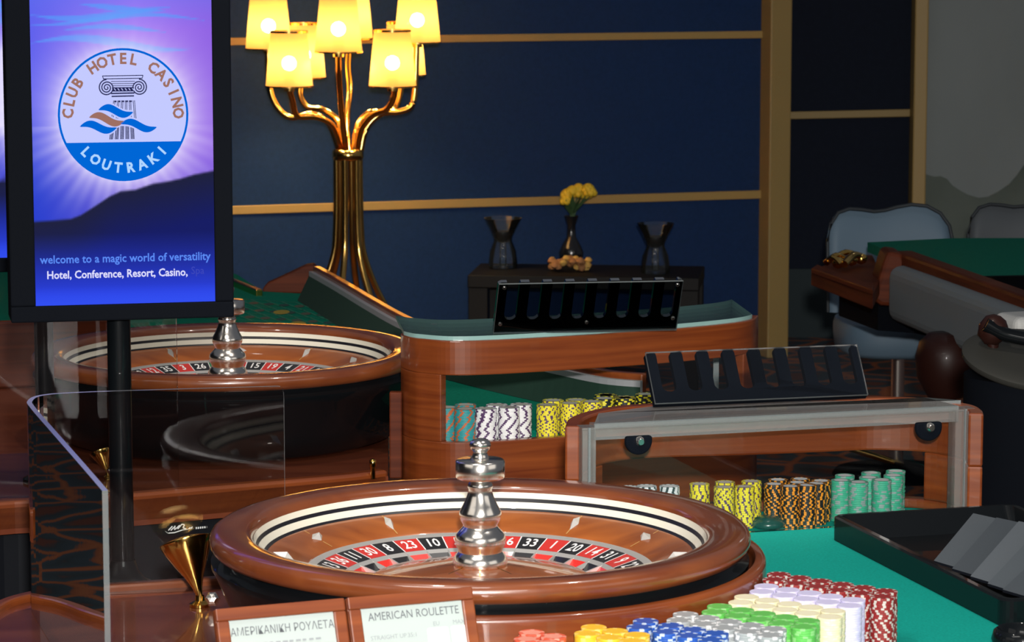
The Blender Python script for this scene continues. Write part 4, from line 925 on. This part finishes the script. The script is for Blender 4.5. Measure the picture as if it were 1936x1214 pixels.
    g.text('welcome to a magic world of versatility', 22.5 * k, F(70, 489), 0, 'LEFT', sx=.915, bold=.0003); g.text('Hotel, Conference, Resort, Casino,', 21.5 * k, F(82, 518.5), 1, 'LEFT', sx=.885, bold=.0004); g.text('Spa', 21 * k, F(361, 516), 2, 'LEFT', sx=.9)
    g.build('caption', ['px_caption', 'px_white', 'px_dim'], so)
    return root
fz = ZD; foot = P(233, 1108, fz - .012)
YD = foot.y
display('result_display', foot, .0195, math.radians(12), Q(238, 567, YD).z, YD / FPX * .970, 60, 408, 576, 'tall blue screen on a black pole, showing a round emblem and captions', True, True, 224)
f2 = P(84, 0 + 905, ZDF); f2 = Vector((Q(84, 700, 5.9).x, 5.9, ZDF + .0006))
display('result_display', f2, .0185, math.radians(12), Q(84, 480, 5.9).z, 5.03 / FPX, 60, 408, 576, 'second blue screen on a black pole, mostly hidden behind the first', False, False, 232)

# ------------------------------------------------------------------ right-hand table, stools, drum
ZR2 = .86
rt = thing('gaming_table', (1.75, 8.6, 0), 'dim gaming table at right with grey padded rail and green felt', 'gaming table')
ra, rb_ = Q(1690, 474, 9.0), Q(2050, 602, 7.4)
rd = (rb_ - ra).normalized(); rn = Vector((-rd.y, rd.x, 0)).normalized()           # rn points to the table inside (right/back)
if rn.x < 0: rn = -rn
zt0 = ra.z; zt1 = rb_.z
g = B(); th2 = .05
def quadbar(b_, a_, c_, w_, h_, mi=0):
    up = Vector((0, 0, h_)); b_.add([a_, c_, c_ + rn * w_, a_ + rn * w_, a_ - up, c_ - up, c_ + rn * w_ - up, a_ + rn * w_ - up], [(0, 1, 2, 3), (7, 6, 5, 4), (0, 4, 5, 1), (1, 5, 6, 2), (2, 6, 7, 3), (3, 7, 4, 0)], mi)
quadbar(g, ra, rb_, .06, .045); g.build('rail', 'mahogany_dark', rt, bevel=.01)
g = B(); pa, pb_ = Q(1708, 500, 8.93), Q(2050, 625, 7.36); quadbar(g, pa - rn * .05, pb_ - rn * .05, .08, .165); g.build('rail_pad', 'cushion_grey', rt, bevel=.035, bseg=4)
ea = Q(1686, 470, 8.98)
g = B(); ends = [Q(1700, 474, 9.0), Q(1672, 470, 9.0), Q(1664, 490, 9.0), Q(1650, 540, 9.0), Q(1646, 562, 9.0), Q(1660, 572, 9.0), Q(1700, 574, 9.0), Q(1712, 560, 9.0), Q(1712, 500, 9.0)]
g.plate([p - Vector((0, .08, 0)) for p in ends], (0, 1, 0), .16); g.build('rail_end', 'mahogany_dark', rt, bevel=.012)
g = B(); sh = [P(1534, 512, .77), P(1650, 556, .77), P(1668, 520, .77), P(1650, 482, .77), P(1600, 482, .77)]
g.prism([p.xy for p in sh], .725, .77); g.prism([p.xy for p in [P(1534, 514, .775), P(1650, 556, .775), P(1652, 546, .775), P(1545, 507, .775)]], .77, .787); g.build('end_shelf', 'mahogany_dark', rt, bevel=.004)
fe = [ra + rn * .05, rb_ + rn * .05, rb_ + rn * 1.0, Vector((2.5, 9.65, 0)), Q(1800, 462, 9.62), Q(1640, 466, 9.5)]
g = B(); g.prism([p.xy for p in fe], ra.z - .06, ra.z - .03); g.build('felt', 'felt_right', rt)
g = B(); quadbar(g, ra + rn * .10 + rd * .25 - Vector((0, 0, .05)), rb_ + rn * .10 - Vector((0, 0, -.1)), .9, .16); g.prism([Q(a_, 590, y_).xy for a_, y_ in ((1586, 9.35), (1660, 9.02), (1730, 8.96), (1800, 8.8), (1800, 9.5), (1600, 9.6))], Q(1600, 618, 9.1).z, Q(1600, 560, 9.1).z); g.build('underside', 'black_satin', rt)
g = B(); g.lathe([(.0, .52), (.05, .525), (.080, .58), (.086, .635), (.075, .675), (.05, .70), (0, .702)], (Q(1790, 640, 8.3).x, 8.3, 0), 28); g.lathe([(.03, 0), (.03, .52)], (Q(1790, 640, 8.3).x, 8.3, 0), 16); g.build('turned_leg', 'leg_dark', rt)
# brass ornament lying on the shelf
hb = P(1598, 498, .775); g = B()
for (a_, b_, c_, d_, r_) in ((1562, 497, 1600, 492, .010), (1596, 500, 1632, 488, .012), (1575, 490, 1625, 486, .009), (1560, 496, 1590, 500, .008)):
    p0, p1 = P(a_, b_, .795), P(c_, d_, .795); g.tube(smooth_path([p0, p0.lerp(p1, .5) + Vector((0, 0, .018)), p1], 4), r_, 10)
for (a_, b_) in ((1585, 497), (1610, 492), (1628, 489)): g.lathe([(0, -.018), (.015, -.012), (.02, 0), (.015, .012), (0, .018)], P(a_, b_, .797), 12)
tag(g.build('brass_ornament', 'brass', loc=(hb.x, hb.y, .77)), 'small scrolled brass fitting lying on the shelf of the dim table', 'brass fitting')
def stool(ctr, wd, ztop, zseat, mat, label, face, seat=True):
    root = thing('bar_stool', (ctr[0], ctr[1], 0), label, 'stool', 'stools at the dim table')
    ux_ = Vector((math.cos(face), math.sin(face), 0)); vy = Vector((-ux_.y, ux_.x, 0))
    c_ = Vector((ctr[0], ctr[1], 0))
    prof = [(-.5, 0), (.5, 0), (.5, .62), (.47, .80), (.40, .92), (.30, .985), (.18, 1.0), (.06, .975), (-.03, .945), (-.12, .935), (-.22, .955), (-.32, .965), (-.41, .93), (-.47, .83), (-.5, .66)]
    z0_ = zseat + .02; hh = ztop - z0_
    def C(a_, b_): return c_ + ux_ * a_ * wd + vy * (.18 + .04 * b_ + .10 * (a_ * a_) * -1.0) + Vector((0, 0, z0_ + b_ * hh))
    def top_at(x_):
        for (a_, b_), (c2, d2) in zip(tp_, tp_[1:]):
            if a_ <= x_ <= c2: return b_ + (d2 - b_) * (x_ - a_) / (c2 - a_)
        return tp_[-1][1]
    tp_ = [(q_.x, q_.y) for q_ in smooth_path([(a_, b_, 0) for a_, b_ in sorted(prof[2:])], 5)]
    nx_, nz_ = 28, 8; vs = []; fs = []
    for side_ in (0, 1):
        for i_ in range(nx_ + 1):
            x_ = -.5 + i_ / nx_; x_ = math.copysign(abs(x_ * 2) ** .8 / 2, x_); h_ = top_at(x_)
            for j_ in range(nz_ + 1):
                t_ = j_ / nz_; e_ = min(1, (1 - abs(x_) * 2) * 7 + .12) * min(1, (1 - t_) * 5 + .15); b2_ = h_ * t_
                vs.append(C(x_, b2_) + vy * (.022 * e_ if side_ else -.026 * e_) )
    m_ = (nx_ + 1) * (nz_ + 1); ring = lambda i_, j_, s_: s_ * m_ + i_ * (nz_ + 1) + j_
    for i_ in range(nx_):
        for j_ in range(nz_):
            fs.append((ring(i_, j_, 0), ring(i_ + 1, j_, 0), ring(i_ + 1, j_ + 1, 0), ring(i_, j_ + 1, 0))); fs.append((ring(i_, j_, 1), ring(i_, j_ + 1, 1), ring(i_ + 1, j_ + 1, 1), ring(i_ + 1, j_, 1)))
        for j_ in (0, nz_): fs.append((ring(i_, j_, 0), ring(i_, j_, 1), ring(i_ + 1, j_, 1), ring(i_ + 1, j_, 0)))
    for j_ in range(nz_):
        for i_ in (0, nx_): fs.append((ring(i_, j_, 0), ring(i_, j_ + 1, 0), ring(i_, j_ + 1, 1), ring(i_, j_, 1)))
    g = B(); g.add(vs, fs, 0, True); g.build('backrest', mat, root)
    g = B(); g.tube([C(a_, b_) - vy * .025 + Vector((0, 0, .003)) for a_, b_ in prof[1:] + prof[:1]], .006, 8); g.build('piping', 'piping', root)
    if seat:
        g = B(); n = 40; r_ = []
        for k in range(n):
            t = 2 * PI * k / n; ct, st = math.cos(t), math.sin(t); e_ = 3.2; q_ = (abs(ct) ** e_ + abs(st) ** e_) ** (-1 / e_); r_.append((q_ * ct, q_ * st))
        rows = [(.90, -.085), (.98, -.07), (1.0, -.03), (1.0, .0), (.97, .02), (.85, .03), (0.02, .034)]
        vs = []
        for s_, z_ in rows:
            for a_, b_ in r_: vs.append(c_ + ux_ * a_ * wd * .5 * s_ + vy * (b_ * .21 * s_ - .03) + Vector((0, 0, zseat + z_)))
        fs = [(i * n + k, i * n + (k + 1) % n, (i + 1) * n + (k + 1) % n, (i + 1) * n + k) for i in range(len(rows) - 1) for k in range(n)] + [list(range(n))[::-1]]
        g.add(vs, fs, 0, True); g.build('seat', mat, root)
        g = B(); g.lathe([(.022, .03), (.022, zseat - .085)], c_, 20); g.build('post', 'chrome', root)
        g = B(); g.lathe([(0, .035), (.03, .035), (.20, .015), (.21, .0), (0, 0)], c_, 32); g.build('foot_plate', 'black_satin', root)
    return root
Ysl = 9.95
cst = Q(1699, 600, Ysl); st1 = stool((cst.x, Ysl), 246 * Ysl / FPX * 1.0, Q(1700, 388, Ysl + .2).z, Q(1700, 628, Ysl - .2).z, 'stool_blue', 'pale blue-grey stool with wavy backrest at the end of dim table', math.radians(4))
g = B(); g.tube([Q(1607, 848, 9.72), Q(1650, 861, 9.72), Q(1686, 873, 9.72), Q(1704, 878, 9.93)], .011, 10); g.build('brass_bar', 'brass', st1)  # thin brass bar low in front of the stool's post
cs2 = Q(1950, 600, 10.3); stool((cs2.x, 10.3), 232 * 10.3 / FPX, Q(1900, 381, 10.5).z, Q(1700, 628, Ysl - .2).z, 'stool_grey', 'darker grey stool behind the dim table felt, cut by the frame', math.radians(-4))
# black drum with its lid and what lies on it
YB = 6.1; dc = Q(1955, 700, YB); rdm = 140 * YB / FPX
dr_ = thing('waste_drum', (dc.x, YB, 0), 'tall black drum with a tilted dark lid at right edge', 'bin')
zl = Q(1955, 690, YB).z
g = B(); g.lathe([(0, 0), (rdm * .86, 0), (rdm * .9, .02), (rdm * .96, zl * .6), (rdm * .95, zl - .02), (0, zl - .02)], (dc.x, YB, 0), 48); g.build('drum_body', 'black_satin', dr_)
M = Matrix.Rotation(math.radians(5), 3, 'Y') @ Matrix.Rotation(math.radians(15), 3, 'X')
g = B(); g.lathe([(0, 0), (rdm * .96, 0), (rdm * 1.0, .006), (rdm * 1.0, .014), (rdm * .96, .018), (rdm * .7, .022), (0, .022)], (dc.x, YB, zl), 64, M=M); g.build('lid', 'drum_lid', dr_)
hp_ = Q(1872, 632, YB); g = B()
g.tube(smooth_path([hp_ + Vector((-.01, 0, .02)), hp_ + Vector((.03, .0, .0)), hp_ + Vector((.10, -.01, -.012)), hp_ + Vector((.2, -.02, -.02))], 5), [.014] * 16, 12); g.build('lid_handle', 'black_gloss', dr_)
kb = Q(1878, 622, YB + .02); g = B(); g.lathe([(0, -.035), (.022, -.026), (.030, -.006), (.026, .016), (.014, .027), (0, .03)], kb, 24, M=Matrix.Rotation(.5, 3, 'Y')); g.lathe([(.004, -.1), (.012, -.03)], kb, 12)
g.build('lid_knob', 'leg_dark', dr_)
pdp = Q(1950, 615, 7.2); g = B(); g.box((pdp.x + .12, 7.25, pdp.z), (.40, .12, .055), .35); rp2 = g
tag(rp2.build('arm_pad', 'white_pad', loc=pdp, bevel=.02, bseg=4), 'pale padded armrest end behind the dark drum lid', 'armrest')
pq = bpy.data.objects['arm_pad']
g = B(); g.box((pdp.x + .12, 7.3, pdp.z / 2 - .015), (.06, .06, pdp.z - .03)); g.build('support', 'black_satin', pq)
